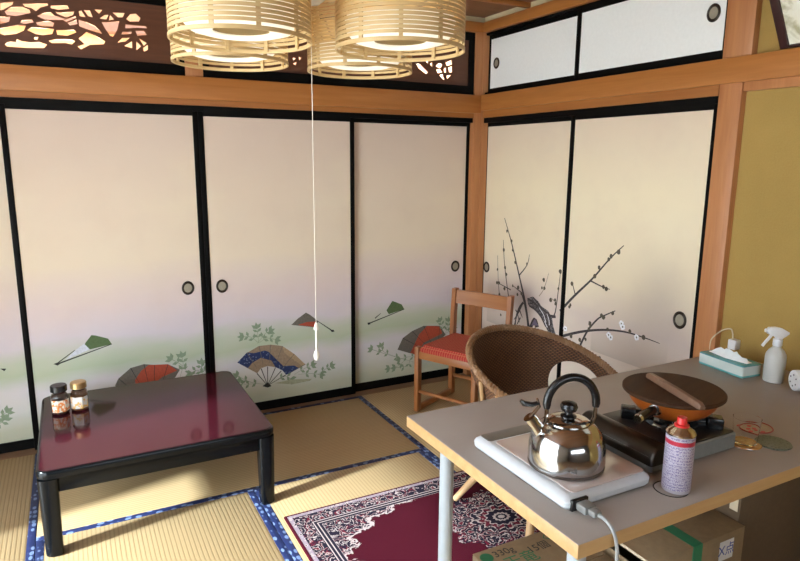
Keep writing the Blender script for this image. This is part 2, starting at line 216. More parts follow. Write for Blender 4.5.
# ------------------------------------------------------------------ palette
NAG = wood('nageshi_wood', (.40, .145, .031), (.50, .20, .050), 'x', .42)
NAGY = wood('nageshi_wood_y', (.40, .145, .031), (.50, .20, .050), 'y', .42)
POST = wood('post_wood', (.43, .17, .062), (.55, .24, .092), 'z', .45)
STRIP = wood('lintel_wood', (.33, .115, .025), (.42, .165, .04), 'x', .45)
STRIPY = wood('lintel_wood_y', (.33, .115, .025), (.42, .165, .04), 'y', .45)
DARKW = wood('ranma_wood', (.10, .035, .018), (.16, .062, .028), 'x', .45)
SILL = wood('sill_wood', (.20, .11, .06), (.28, .16, .09), 'x', .4)
CEIL = wood('ceiling_wood', (.22, .10, .05), (.32, .16, .08), 'x', .5)
LACQ = plain('black_lacquer', (.003, .003, .003), .5, amp=.2, spec=.10)
LACQT = plain('glossy_black_lacquer', (.003, .0035, .004), .22, amp=.2, spec=.2)
OCHRE = None
t = NT('ochre_plaster')
f1 = t.noise(scale=2.2, detail=5); f2 = t.noise(scale=160, detail=4)
t.P(color=t.ramp(t.math('ADD', t.math('MULTIPLY', f1, .7), t.math('MULTIPLY', f2, .3)), [(.3, (.33, .205, .052)), (.7, (.42, .268, .073))]), rough=.9)
t.bump(f2, .4, .002); OCHRE = t.m
BEIGE = plain('beige_plaster', (.55, .44, .26), .9)
PEACH = plain('corridor_plaster', (.80, .52, .32), .9)
MAUVE = plain('corridor_beam', (.30, .20, .17), .7)
CHAIRW = wood('chair_wood', (.28, .098, .027), (.40, .155, .045), 'z', .4)
CHAIRWX = wood('chair_wood_x', (.28, .098, .027), (.40, .155, .045), 'x', .4)
CHAIRWY = wood('chair_wood_y', (.28, .098, .027), (.40, .155, .045), 'y', .4)
CHROME = plain('polished_steel', (.60, .58, .55), .10, metal=1.0, amp=.03)
BRONZE = plain('bronze_ring', (.030, .020, .013), .4, metal=.6)
PULLC = plain('pull_inner', (.36, .32, .24), .5, metal=.3)
BLACKP = plain('black_plastic', (.010, .010, .011), .25)
WHITEP = plain('white_plastic', (.80, .80, .80), .4, amp=.02)
CARD = plain('cardboard', (.26, .185, .105), .85, nscale=40, amp=.08)
CARD_LIT = plain('cardboard_lit', (.62, .52, .36), .85)  # paler copy of the cardboard, for box faces lit from the left
GREENT = plain('green_tape', (.02, .20, .10), .35)

def paper(name, stops, warp=.05, axis=0, washes=(), line=None):
    t = NT(name); s = t.sep()
    nz = t.noise(t.map(scale=(1.3, 1.3, 3.2)), scale=1.5, detail=4)
    z = t.math('ADD', t.math('DIVIDE', s[2], 1.76), t.math('MULTIPLY', t.math('SUBTRACT', nz, .5), warp * 2))
    c = t.ramp(z, stops)
    blot = t.noise(scale=3.0, detail=6)
    c = t.mix(t.math('MULTIPLY', t.ramp(blot, [(.50, (0, 0, 0)), (.75, (1, 1, 1))]), .22), c, (.60, .45, .36))
    b2 = t.noise(t.map(loc=(3, 5, 2), scale=(1, 1, 1.6)), scale=1.7, detail=3)
    c = t.mix(t.math('MULTIPLY', t.ramp(b2, [(.48, (0, 0, 0)), (.70, (1, 1, 1))]), .35), c, (.80, .70, .50))
    for u, zz, ru, rz, k in washes:
        du = t.math('POWER', t.math('DIVIDE', t.math('SUBTRACT', s[axis], u), ru), 2.0); dz = t.math('POWER', t.math('DIVIDE', t.math('SUBTRACT', s[2], zz), rz), 2.0)
        g = t.math('MULTIPLY', t.math('EXPONENT', t.math('MULTIPLY', t.math('ADD', du, dz), -1.0)), t.math('MULTIPLY', t.math('ADD', blot, .5), k), clamp=True)
        c = t.mix(g, c, (.34, .27, .26))
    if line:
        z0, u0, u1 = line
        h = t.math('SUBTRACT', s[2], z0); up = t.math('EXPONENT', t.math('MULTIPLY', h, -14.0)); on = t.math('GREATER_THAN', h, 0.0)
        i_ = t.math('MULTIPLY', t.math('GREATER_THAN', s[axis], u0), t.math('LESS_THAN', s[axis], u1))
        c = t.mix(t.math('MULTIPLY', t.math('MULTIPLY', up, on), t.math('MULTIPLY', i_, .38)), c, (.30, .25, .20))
    t.P(color=c, rough=.75, spec=.25)
    fine = t.noise(scale=22, detail=6); t.bump(fine, .25, .003)
    return t.m
MIST = paper('painted_paper_mist', [(0.0, (.44, .45, .34)), (.06, (.47, .49, .37)), (.12, (.58, .58, .56)), (.18, (.60, .57, .60)), (.235, (.44, .50, .35)),
     (.275, (.48, .52, .40)), (.32, (.62, .55, .58)), (.42, (.68, .56, .53)), (.55, (.75, .63, .48)), (.75, (.73, .60, .47)), (1.0, (.66, .53, .44))])
PLUMP = paper('painted_paper_plum', [(0.0, (.66, .58, .48)), (.2, (.70, .60, .51)), (.38, (.62, .51, .45)), (.50, (.76, .64, .45)), (.75, (.80, .68, .47)), (1.0, (.74, .60, .46))], .06)
PST = [(0.0, (.66, .58, .48)), (.2, (.70, .60, .51)), (.38, (.64, .53, .46)), (.50, (.76, .64, .45)), (.75, (.80, .68, .47)), (1.0, (.74, .60, .46))]
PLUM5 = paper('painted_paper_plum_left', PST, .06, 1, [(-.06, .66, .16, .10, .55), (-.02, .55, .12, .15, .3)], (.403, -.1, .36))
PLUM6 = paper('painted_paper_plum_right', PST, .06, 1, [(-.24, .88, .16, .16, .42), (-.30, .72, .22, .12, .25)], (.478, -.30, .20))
WHITEPAPER = plain('plain_white_paper', (.88, .89, .86), .8, amp=.02)
INK = {k: plain('paint_' + k, c, .75, amp=.15, nscale=90) for k, c in dict(green=(.085, .135, .050), lilac=(.58, .60, .66), ink=(.02, .022, .02), grey=(.135, .120, .100),
    red=(.40, .065, .030), leaf=(.215, .285, .185), tan=(.28, .20, .13), tan2=(.38, .27, .16), blue=(.018, .035, .12), moss=(.36, .37, .25), bark=(.045, .035, .035),
    twig=(.26, .20, .15), wash=(.30, .25, .24), trunk=(.10, .085, .085), blossom=(.86, .86, .90), lilacink=(.14, .11, .16), bud=(.085, .07, .045)).items()}
t = NT('paint_speckle'); sp = t.voro(scale=75)
t.P(color=t.ramp(sp, [(.15, (.20, .26, .40)), (.3, (.015, .03, .11))]), rough=.75); INK['blue'] = t.m
t = NT('paint_trunk'); sp = t.noise(scale=60, detail=6, dist=1.5)
t.P(color=t.ramp(sp, [(.45, (.030, .026, .026)), (.60, (.22, .20, .20))]), rough=.75); INK['trunk'] = t.m
t = NT('paint_wash'); sp = t.noise(scale=90, detail=6, dist=1.5)
t.P(color=t.ramp(sp, [(.40, (.06, .05, .05)), (.55, (.50, .43, .38))]), rough=.75); INK['wash'] = t.m

# ------------------------------------------------------------------ painted sliding doors
INKN = list(INK)
class Art:
    """pigment shapes laid on the face of a panel; F maps (u, z, lift) to local xyz"""
    def __init__(self, mb, F): self.mb = mb; self.F = F; self.k = 0
    def poly(self, key, P):
        self.k += 1; h = .0004 + self.k * .00003
        self.mb.add([self.F(u, z, h) for u, z in P], [list(range(len(P)))], 1 + INKN.index(key), False)
    def line(self, key, P, w):
        w0, w1 = [x * .8 for x in w] if isinstance(w, tuple) else (w * .4, w * .8)
        Q = [(p.x, p.y) for p in spline([(a, b, 0) for a, b in P], 4)] if len(P) > 2 else list(P)
        n = len(Q); L = []; Rr = []
        for i, (a, b) in enumerate(Q):
            p = Q[max(i - 1, 0)]; q = Q[min(i + 1, n - 1)]
            dx, dz = q[0] - p[0], q[1] - p[1]; l = math.hypot(dx, dz) or 1
            ww = (w0 + (w1 - w0) * i / max(n - 1, 1)) * .5
            L.append((a - dz / l * ww, b + dx / l * ww)); Rr.append((a + dz / l * ww, b - dx / l * ww))
        self.poly(key, L + Rr[::-1])
    def rough(self, P, w):
        Q = [(p.x, p.y) for p in spline([(a, b, 0) for a, b in P], 6)]; n = len(Q)
        for k in range(26):
            i0 = random.randrange(0, n - 3); i1 = min(n - 1, i0 + random.randrange(3, 9)); t = i0 / n
            ww = (w[0] + (w[1] - w[0]) * t) * .45; o = random.uniform(-ww, ww)
            self.line('twig' if k % 5 == 4 else 'bark', [(a + o + random.uniform(-.004, .004), b + o * .5 + random.uniform(-.004, .004)) for a, b in Q[i0:i1:2] + [Q[i1]]], (.003, random.uniform(.006, .016)))
    def leaf(self, key, P):
        (a0, b0), (a1, b1) = P[0], P[-1]
        Q = [(p.x, p.y) for p in spline([(a, b, 0) for a, b in P], 3)]
        self.line(key, P, .004); n = len(Q)
        for i in range(2, n, 2 if n > 5 else 1):
            p, q = Q[i - 1], Q[i]; ang = math.atan2(q[1] - p[1], q[0] - p[0])
            for s in ((-.9, .9) if i < n - 1 else (-.75, 0, .75)):
                l = .034 if i < n - 1 else .042; d = ang + s
                self.poly(key, [q, (q[0] + math.cos(d + .48) * l * .55, q[1] + math.sin(d + .48) * l * .55), (q[0] + math.cos(d) * l, q[1] + math.sin(d) * l),
                                (q[0] + math.cos(d - .48) * l * .55, q[1] + math.sin(d - .48) * l * .55)])
    def dot(self, key, c, r):
        self.poly(key, [(c[0] + r * math.cos(a * PI / 4) * random.uniform(.7, 1.1), c[1] + r * math.sin(a * PI / 4)) for a in range(8)])
    def draw(self, items, du=0):
        for it in items:
            P = [(a - du, b) for a, b in it[2]]
            if it[0] == 'poly': self.poly(it[1], P)
            elif it[1] == 'wash': pass
            elif it[0] == 'line': self.line(it[1], P, it[3])
            else: self.leaf(it[1], P)

def sliding_door(name, axis, a0, a1, plane, z0, z1, pull, art=None, sheet=None, rails=(.024, .02, .054), bud=None, blossom=None, pull_r=.037):
    """axis 'x': panel in a wall facing -y; axis 'y': panel in a wall facing -x"""
    c = (a0 + a1) / 2; th = .022; st, tr, br = rails
    loc = (c, plane, 0) if axis == 'x' else (plane, c, 0)
    e = bpy.data.objects.new(name, None); COL.objects.link(e); e.location = loc; struct(e)
    if axis == 'x':
        F = lambda u, z, h: (u, -h, z)
        B = lambda mb, u0, zz0, u1, zz1, h0, h1, m=0, bev=0: mb.box(u0, -h0, zz0, u1, -h1, zz1, m, bev)
    else:
        F = lambda u, z, h: (-h, u, z)
        B = lambda mb, u0, zz0, u1, zz1, h0, h1, m=0, bev=0: mb.box(-h0, u0, zz0, -h1, u1, zz1, m, bev)
    l, r = a0 - c, a1 - c
    fr = MB()
    B(fr, l, z0, l + st, z1, -th, .004, bev=.002); B(fr, r - st, z0, r, z1, -th, .004, bev=.002)
    B(fr, l + st, z1 - tr, r - st, z1, -th, .004); B(fr, l + st, z0, r - st, z0 + br, -th, .004)
    fr.build('door_frame', LACQ, e)
    pp = MB(); B(pp, l + st, z0 + br, r - st, z1 - tr, -th + .003, 0)
    A = Art(pp, F)
    if art: A.draw(art, c)
    for b in bud or []: A.dot('bud', (b[0] - c, b[1]), random.uniform(.009, .0145))
    for b in blossom or []:
        for k in range(5): A.dot('blossom', (b[0] - c + .009 * math.cos(k * 1.257), b[1] + .009 * math.sin(k * 1.257)), .009)
        A.dot('bud', (b[0] - c, b[1]), .005)
    pp.build('paper_panel', [sheet] + [INK[k] for k in INKN], e)
    if pull:
        h = MB()
        Rm = Matrix.Rotation(PI / 2, 4, 'X') if axis == 'x' else Matrix.Rotation(-PI / 2, 4, 'Y')
        u, z = pull
        h.M = Matrix.Translation(F(u - c, z, 0)) @ Rm @ Matrix.Diagonal((.9, 1.05, 1, 1) if axis == 'x' else (1.05, .9, 1, 1))
        h.lathe([(pull_r * .64, 0.0005), (pull_r * .66, .004), (pull_r * .85, .007), (pull_r, .004), (pull_r, 0)], 28, 0)
        h.lathe([(pull_r * .66, .0025), (pull_r * .35, .0026), (0, .002)], 28, 1)
        h.build('finger_pull', [BRONZE, PULLC], e)
    return e
sliding_door('door_1', 'x', -3.62, -2.715, .033, .0, 1.752, (-3.52, .79), ART_P1, MIST)
sliding_door('door_2', 'x', -2.757, -1.8467, 0, .0, 1.752, (-1.946, .794), ART_P2, MIST, rails=(.028, .024, .054))
sliding_door('door_3', 'x', -1.8465, -.932, 0, .0, 1.752, (-1.759, .789), ART_P3, MIST, rails=(.028, .024, .054))
sliding_door('door_4', 'x', -.970, -.068, .033, .0, 1.752, (-.162, .787), ART_P4, MIST, rails=(.030, .024, .054))
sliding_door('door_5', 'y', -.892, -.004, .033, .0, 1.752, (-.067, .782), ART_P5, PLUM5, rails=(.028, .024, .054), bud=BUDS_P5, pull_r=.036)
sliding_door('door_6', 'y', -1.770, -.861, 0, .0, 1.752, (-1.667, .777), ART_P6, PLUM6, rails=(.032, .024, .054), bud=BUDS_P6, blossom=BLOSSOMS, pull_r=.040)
sliding_door('door_7', 'y', -.900, -.020, .025, 1.945, 2.305, (-.11, 2.125), None, WHITEPAPER, rails=(.026, .026, .026), pull_r=.033)
sliding_door('door_8', 'y', -1.782, -.864, 0, 1.945, 2.305, (-1.692, 2.13), None, WHITEPAPER, rails=(.032, .026, .026), pull_r=.036)

# ------------------------------------------------------------------ room shell
YB, XL = -5.3, -3.68       # far ends of the room behind / left of the camera
CZ = 2.42
struct(MB().box(XL - .1, YB - .1, -.12, .15, .15, -.056).build('floor', plain('subfloor', (.25, .18, .11), .8)))
struct(MB().box(XL, YB, -.056, .02, -3.66, -.001).build('floor_boards', wood('floor_boards_wood', (.28, .15, .07), (.38, .22, .11), 'x', .35)))
c = MB().box(XL - .1, YB - .1, CZ, .15, .15, CZ + .05)
struct(c.build('ceiling', CEIL))
for i, y in enumerate((-.45, -.9, -1.35, -1.8, -2.25, -2.7, -3.15, -3.6, -4.05, -4.5, -4.95)):
    struct(MB().box(XL, y - .015, CZ - .03, 0, y + .015, CZ, 0, .004).build('trim_ceiling_batten', NAG))
# back wall : sill, lintel, beam, transom frame, top plate
def S_(name, mat, *b, bev=0): return struct(MB().box(*b, 0, bev).build(name, mat))
S_('trim_sill_back', SILL, XL, -.045, -.056, 0, .06, -.001)
S_('trim_lintel_black_back', LACQ, XL, -.004, 1.752, -.074, .06, 1.782)
S_('trim_lintel_back', STRIP, XL, -.012, 1.782, -.06, .06, 1.815)
S_('trim_beam_back', NAG, XL, -.032, 1.812, -.0315, .06, 1.928, bev=.003)
S_('trim_transom_rail_back', LACQ, XL, -.004, 1.928, -.06, .06, 1.985)
S_('trim_transom_top_back', LACQ, XL, -.004, 2.268, -.06, .06, 2.318)
S_('trim_transom_strut', POST, -1.90, -.018, 1.928, -1.81, .06, 2.318, bev=.002)
S_('trim_transom_stile_right', LACQ, -.118, -.004, 1.985, -.075, .06, 2.268)
S_('trim_transom_stile_middle', LACQ, -1.81, -.004, 1.985, -1.775, .06, 2.268)
S_('trim_transom_stile_left', LACQ, -1.93, -.004, 1.985, -1.90, .06, 2.268)
S_('trim_top_plate_back', NAG, XL, -.034, 2.318, .06, .06, 2.380, bev=.002)
S_('wall_back', BEIGE, XL, .012, 2.375, .06, .06, CZ)
# corner post and right wall
S_('trim_corner_post', POST, -.075, -.022, -.02, .06, .07, 2.319)
S_('trim_corner_post_side', POST, -.022, -.030, -.02, .07, .0, 2.319)
S_('trim_sill_right', SILL, -.045, -1.77, -.056, .06, -.045, -.001)
S_('trim_lintel_black_right', LACQ, -.004, -1.76, 1.752, .06, -.030, 1.784)
S_('trim_lintel_right', STRIPY, -.012, -1.76, 1.784, .06, -.03, 1.832)
S_('trim_beam_right', NAGY, -.034, YB, 1.828, .06, -.0, 1.930, bev=.003)
S_('trim_cabinet_sill', LACQ, -.004, -1.80, 1.930, .06, -.03, 1.946)
S_('trim_cabinet_head', LACQ, -.004, -1.80, 2.304, .06, -.03, 2.325)
S_('trim_top_plate_right', NAGY, -.034, YB, 2.318, .06, -.02, 2.380, bev=.002)
S_('wall_right_top', BEIGE, -.001, YB, 2.375, .08, 0, CZ)
S_('trim_post_right', POST, -.022, -1.872, -.056, .08, -1.768, 2.33, bev=.004)
S_('trim_post_right_upper', POST, -.0225, -1.898, 1.929, .08, -1.783, 2.33, bev=.004)
S_('wall_right', OCHRE, .012, YB, -.05, .10, -1.86, 2.40)
S_('trim_rail_right', POST, -.014, YB, 1.792, .02, -1.872, 1.83, bev=.002)
S_('trim_closet_back', DARKW, .10, -1.9, -.05, .14, .1, 2.45)
# left wall : wide opening to the garden
WO = plain('left_plaster', (.50, .46, .40), .9)
OY0, OY1, OZ, SZ = -.93, -3.40, 2.30, 1.15
S_('wall_left', WO, XL - .10, .12, -.05, XL, OY0, CZ)
S_('wall_left_front', WO, XL - .10, OY1, -.05, XL, YB, CZ)
S_('wall_left_top', WO, XL - .10, OY0, OZ, XL, OY1, CZ)
for k, y in enumerate((OY0, OY1)):
    S_('trim_window_jamb', POST, XL - .11, y - .05, -.05, XL + .01, y + .05, OZ + .05)
S_('trim_window_head', NAGY, XL - .11, OY1, OZ, XL + .01, OY0, OZ + .1)
t = NT('added_shoji_paper'); tr = t.n('ShaderNodeBsdfTranslucent'); tr.inputs[0].default_value = (.76, .77, .78, 1)
t.t.links.new(tr.outputs[0], t.t.nodes['Material Output'].inputs[0]); SHOJI = t.m
sh = bpy.data.objects.new('added_shoji', None); COL.objects.link(sh); sh.location = (XL - .06, 0, SZ); struct(sh)  # unseen shoji screen, added to block high sun and soften the wall light
n = 3; wd = (OY0 - OY1) / n
fr = MB()
for k in range(n):
    y0 = OY1 + k * wd
    for y in (y0 + .018, y0 + wd - .018): fr.box(-.015, y - .018, 0, .015, y + .018, OZ - SZ)
    for z in (.02, OZ - SZ - .02): fr.box(-.015, y0 + .036, z - .02, .015, y0 + wd - .036, z + .02)
    for q in range(1, 4): fr.box(-.006, y0 + wd * q / 4 - .004, .04, .006, y0 + wd * q / 4 + .004, OZ - SZ - .04)
    for q in range(1, 5): fr.box(-.006, y0 + .036, (OZ - SZ) * q / 5 - .004, .006, y0 + wd - .036, (OZ - SZ) * q / 5 + .004)
fr.build('added_shoji_frame', POST, sh)
MB().box(-.010, OY1 + .01, .01, -.009, OY0 - .01, OZ - SZ - .01).build('added_shoji_paper', SHOJI, sh)
# unseen wall behind the camera; its window is added for fill light
FW = plain('front_plaster', (.16, .13, .10), .9)
S_('wall_front', FW, XL, YB - .1, -.05, .1, YB, 1.20)
S_('wall_front_top', FW, XL, YB - .1, 1.80, .1, YB, CZ)
S_('wall_front_left', FW, XL, YB - .1, 1.20, -3.0, YB, 1.80)
S_('wall_front_right', FW, -.9, YB - .1, 1.20, .1, YB, 1.80)
w = bpy.data.objects.new('fill_window', None); COL.objects.link(w); w.location = (-1.95, YB - .05, 1.20); struct(w)
f = MB()
for x in (-1.05, -.35, .35, 1.05): f.box(x - .02, -.02, 0, x + .02, .02, .60)
for z in (.02, .58): f.box(-1.05, -.02, z - .02, 1.05, .02, z + .02)
f.build('fill_window_frame', POST, w)
# corridor behind the transom
S_('corridor_wall', PEACH, XL - 1, 1.05, -.05, 1.2, 1.15, 3.0)
S_('corridor_ceiling', PEACH, XL - 1, .06, 2.75, 1.2, 1.05, 2.80)
S_('corridor_floor', SILL, XL - 1, .075, -.1, 1.2, 1.05, -.02)
S_('corridor_beam', MAUVE, XL - 1, .96, 2.285, -.9, 1.06, 2.345)
S_('wall_corridor_left', PEACH, XL - 1.1, .06, -.05, XL - 1, 1.1, 2.8)
S_('wall_corridor_right', PEACH, 1.2, .06, -.05, 1.25, 1.1, 2.8)
S_('garden_ground', plain('garden_gravel', (.72, .70, .64), .9), XL - 14, -14, -.5, XL - .12, 10, -.45)
S_('garden_ground_front', plain('garden_gravel_front', (.40, .40, .33), .9), XL - .12, -16, -.5, 8, YB - .12, -.45)

# carved transoms above the sliding doors
def transom(name, label, x0, x1, holes, z0=1.985, z1=2.268):
    cu = bpy.data.curves.new(name, 'CURVE'); cu.dimensions = '2D'; cu.fill_mode = 'BOTH'; cu.extrude = .006
    def sp(P):
        s = cu.splines.new('POLY'); s.points.add(len(P) - 1)
        for p, q in zip(s.points, P): p.co = (q[0] - x0, q[1], 0, 1)
        s.use_cyclic_u = True
    sp([(x0, z0), (x1, z0), (x1, z1), (x0, z1)])
    for h in holes: sp(h)
    tmp = bpy.data.objects.new(name, cu); COL.objects.link(tmp)
    me = bpy.data.meshes.new_from_object(tmp.evaluated_get(bpy.context.evaluated_depsgraph_get())); bpy.data.objects.remove(tmp)
    me.transform(Matrix.Rotation(PI / 2, 4, 'X')); me.materials.clear(); me.materials.append(DARKW)
    o = bpy.data.objects.new(name, me); COL.objects.link(o); o.location = (x0, .012, 0); tag(o, label, 'carved panel')
    return o
transom('carved_transom', 'dark wooden transom panel with a lit openwork pine carving at upper left', XL + .02, -1.93, CARVE_LEFT)
transom('carved_transom', 'dark wooden transom panel with white-lit leaf cutouts behind the lamp shades', -1.775, -.118, CARVE_RIGHT)

# ------------------------------------------------------------------ tatami
def tatami_mat(axis):
    t = NT('tatami_' + axis); s = t.sep()
    u = s[1] if axis == 'x' else s[0]; v = s[0] if axis == 'x' else s[1]
    ph = t.math('FRACT', t.math('DIVIDE', u, .0165))
    tri = t.math('ABSOLUTE', t.math('SUBTRACT', ph, .5))
    sc = (1.5, 260, 1) if axis == 'y' else (260, 1.5, 1)
    st = t.noise(t.map(scale=(sc[1], 30, 1) if axis == 'x' else (30, 260, 1)), scale=1, detail=2)
    big = t.noise(scale=2.5, detail=3)
    c = t.ramp(tri, [(.02, (.25, .155, .065)), (.12, (.41, .285, .140)), (.5, (.48, .345, .185))])
    c = t.mix(t.math('MULTIPLY', st, .35), c, (.30, .19, .075)); c = t.mix(t.math('MULTIPLY', big, .3), c, (.44, .29, .12))
    t.P(color=c, rough=.48, spec=.45)
    t.bump(t.math('MINIMUM', t.math('MULTIPLY', tri, 4), 1.0), .4, .001)
    return t.m
TAT = {'x': tatami_mat('x'), 'y': tatami_mat('y')}
def heri(axis):
    t = NT('mat_border_' + axis)
    a, b = (27, 46) if axis == 'x' else (46, 27)
    v = t.map(scale=(a, b, 1))
    d = t.voro(v, scale=1, rnd=.55); n = t.noise(v, scale=1.5, detail=2)
    c = t.ramp(t.math('ADD', d, t.math('MULTIPLY', n, .25)), [(.46, (.15, .21, .35)), (.54, (.008, .016, .070))])
    t.P(color=c, rough=.6); t.bump(d, .2, .001); return t.m
HERI = {'x': heri('x'), 'y': heri('y')}
def tatami(x0, y0, x1, y1, axis, label):
    if label is None:
        return struct(MB().box(x0 + .001, y0 + .001, -.055, x1 - .001, y1 - .001, 0).build('floor_matting', TAT[axis]))
    cx, cy = (x0 + x1) / 2, (y0 + y1) / 2
    e = thing('tatami_mat', label, 'tatami mat', (cx, cy, 0), group='tatami mats on the floor')
    w, d = (x1 - x0) / 2 - .001, (y1 - y0) / 2 - .001; bw = .030
    if axis == 'x':
        MB().box(-w, -d + bw, -.055, w, d - bw, 0, 0, .002).build('mat_surface', TAT['x'], e)
        for s in (-1, 1): MB().box(-w, s * d, -.055, w, s * (d - bw), .0006, 0, .001).build('cloth_border', HERI['x'], e)
    else:
        MB().box(-w + bw, -d, -.055, w - bw, d, 0, 0, .002).build('mat_surface', TAT['y'], e)
        for s in (-1, 1): MB().box(s * w, -d, -.055, s * (w - bw), d, .0006, 0, .001).build('cloth_border', HERI['y'], e)
tatami(-2.722, -.918, -.945, -.048, 'x', 'tatami mat lying along the painted doors behind the low table')
tatami(-2.722, -2.74, -1.845, -.918, 'y', 'tatami mat under the near edge of the low table, ribs running towards viewer')
tatami(-1.845, -2.74, -.945, -.918, 'y', 'tatami mat under the left part of the red rug')
tatami(-.945, -1.83, -.046, -.048, 'y', 'tatami mat under the red-seated chair in the corner')
tatami(-3.63, -1.83, -2.722, -.048, 'y', 'tatami mat at far left beside the low table')
tatami(-3.63, -3.65, -2.722, -1.83, 'y', None)
tatami(-.945, -2.74, -.02, -1.83, 'x', None)
tatami(-2.722, -3.65, -.945, -2.74, 'x', None)
tatami(-.945, -3.65, -.02, -2.74, 'x', None)
# ------------------------------------------------------------------ red rug
t = NT('rug_pattern'); s = t.sep(); HX, HY = .83, .42
ax = t.math('ABSOLUTE', s[0]); ay = t.math('ABSOLUTE', s[1])
d = t.math('MINIMUM', t.math('SUBTRACT', HX, ax), t.math('SUBTRACT', HY, ay))
RED = (.055, .003, .009); NAVY = (.013, .009, .018); CREAM = (.40, .32, .29); WINE = (.11, .01, .02)
symv = t.n('ShaderNodeCombineXYZ'); t.set(symv.inputs[0], ax); t.set(symv.inputs[1], ay)
sv = symv.outputs[0]
v1 = t.voro(sv, scale=18, rnd=.75); v2 = t.noise(sv, scale=28, detail=3, dist=1.2); v3 = t.voro(sv, scale=60, rnd=.9)
flor = t.math('ADD', t.math('MULTIPLY', v1, .9), t.math('MULTIPLY', t.math('SUBTRACT', v2, .5), .9))
floral = t.ramp(flor, [(.10, WINE), (.15, CREAM), (.21, NAVY), (.36, NAVY), (.385, CREAM), (.44, NAVY), (.55, (.12, .010, .02)), (.61, CREAM), (.66, NAVY)], 'CONSTANT')
fine = t.ramp(t.math('ADD', v3, t.math('MULTIPLY', v2, .4)), [(.0, NAVY), (.42, CREAM), (.62, (.26, .20, .22))], 'CONSTANT')
redn = t.mix(t.math('MULTIPLY', t.noise(scale=300, detail=2), .5), RED, (.040, .003, .007))
ang = t.math('ARCTAN2', t.math('MULTIPLY', s[1], 1.25), s[0])
rad = t.math('SQRT', t.math('ADD', t.math('POWER', s[0], 2.0), t.math('POWER', t.math('MULTIPLY', s[1], 1.25), 2.0)))
# corner spandrels: outside a scalloped ellipse
ee = t.math('SQRT', t.math('ADD', t.math('POWER', t.math('DIVIDE', s[0], .75), 2.0), t.math('POWER', t.math('DIVIDE', s[1], .36), 2.0)))
ee = t.math('ADD', ee, t.math('MULTIPLY', t.math('SINE', t.math('MULTIPLY', ang, 26.0)), .035))
ee = t.math('ADD', ee, t.math('MULTIPLY', t.math('SUBTRACT', v2, .5), .16))
c = t.mix(t.math('GREATER_THAN', ee, .90), redn, CREAM)
c = t.mix(t.math('GREATER_THAN', ee, .93), c, floral)
# medallion
rs = t.math('ADD', rad, t.math('MULTIPLY', t.math('SINE', t.math('MULTIPLY', ang, 12.0)), t.math('MULTIPLY', rad, .085)))
rs = t.math('ADD', rs, t.math('MULTIPLY', t.math('SUBTRACT', v2, .5), t.math('MULTIPLY', rad, .20)))
med = t.ramp(t.math('DIVIDE', rs, .30), [(0, CREAM), (.05, NAVY), (.085, CREAM), (.125, NAVY), (.22, CREAM), (.245, WINE), (.33, CREAM), (.36, NAVY), (.43, CREAM), (.46, WINE)], 'CONSTANT')
petal = t.math('GREATER_THAN', t.math('SINE', t.math('MULTIPLY', ang, 16.0)), .2)
med = t.mix(t.math('MULTIPLY', petal, t.math('GREATER_THAN', rs, .072)), med, floral)
med = t.mix(t.math('GREATER_THAN', rs, .145), med, floral)
c = t.mix(t.math('LESS_THAN', rs, .255), c, med)
# border bands
brd = t.ramp(t.math('DIVIDE', d, .13), [(0, RED), (.10, RED), (.12, (.40, .33, .32)), (.17, NAVY), (.19, CREAM), (.21, NAVY), (.72, CREAM), (.76, NAVY), (.84, CREAM), (.88, NAVY), (.97, CREAM)], 'CONSTANT')
c = t.mix(t.math('LESS_THAN', d, .128), c, brd)
inband = t.math('MULTIPLY', t.math('GREATER_THAN', d, .032), t.math('LESS_THAN', d, .090))
c = t.mix(inband, c, floral)
spk = t.math('MULTIPLY', t.math('GREATER_THAN', d, .012), t.math('LESS_THAN', d, .030))
c = t.mix(spk, c, fine)
t.P(color=c, rough=.95, spec=.1); t.bump(t.noise(scale=420, detail=2), .7, .003)
RUG = t.m
rug = MB(); rug.rrect(-HX, -HY, HX, HY, .006, [(.003, .0008), (0, .003), (0, .007), (.003, .0095)], 0, 3)
rg = rug.build('area_rug', RUG, loc=(-.965, -1.625, 0))
tag(rg, 'crimson oriental rug with navy and cream floral border and medallion', 'rug')

# ------------------------------------------------------------------ low lacquered table
LT = thing('low_table', 'low square table with glossy maroon top and black lacquered legs', 'table', (-2.234, -.640, .0008))
t = NT('maroon_lacquer'); n = t.noise(scale=900, detail=1)
t.P(color=t.ramp(n, [(.4, (.042, .005, .009)), (.62, (.058, .008, .013)), (.75, (.09, .018, .027))]), rough=.09, spec=.32); MAROON = t.m
hx, hy = .455, .437
m = MB(); m.rrect(-hx, -hy, hx, hy, .045, [(.012, .318), (.002, .322), (0, .330), (0, .345), (.004, .352), (.012, .3545)], 0); m.build('table_rim', LACQT, LT)
m = MB(); m.rrect(-hx + .012, -hy + .012, hx - .012, hy - .012, .036, [(0, .353), (0, .3556)], 0); m.build('tabletop', MAROON, LT)
for sx, sy, w, l in ((0, -1, 1, 0), (0, 1, 1, 0), (-1, 0, 0, 1), (1, 0, 0, 1)):
    m = MB()
    if w: m.box(-hx + .05, sy * (hy - .018), .258, hx - .05, sy * (hy - .040), .3185, 0, .003)
    else: m.box(sx * (hx - .018), -hy + .05, .258, sx * (hx - .040), hy - .05, .3185, 0, .003)
    m.build('apron', LACQT, LT)
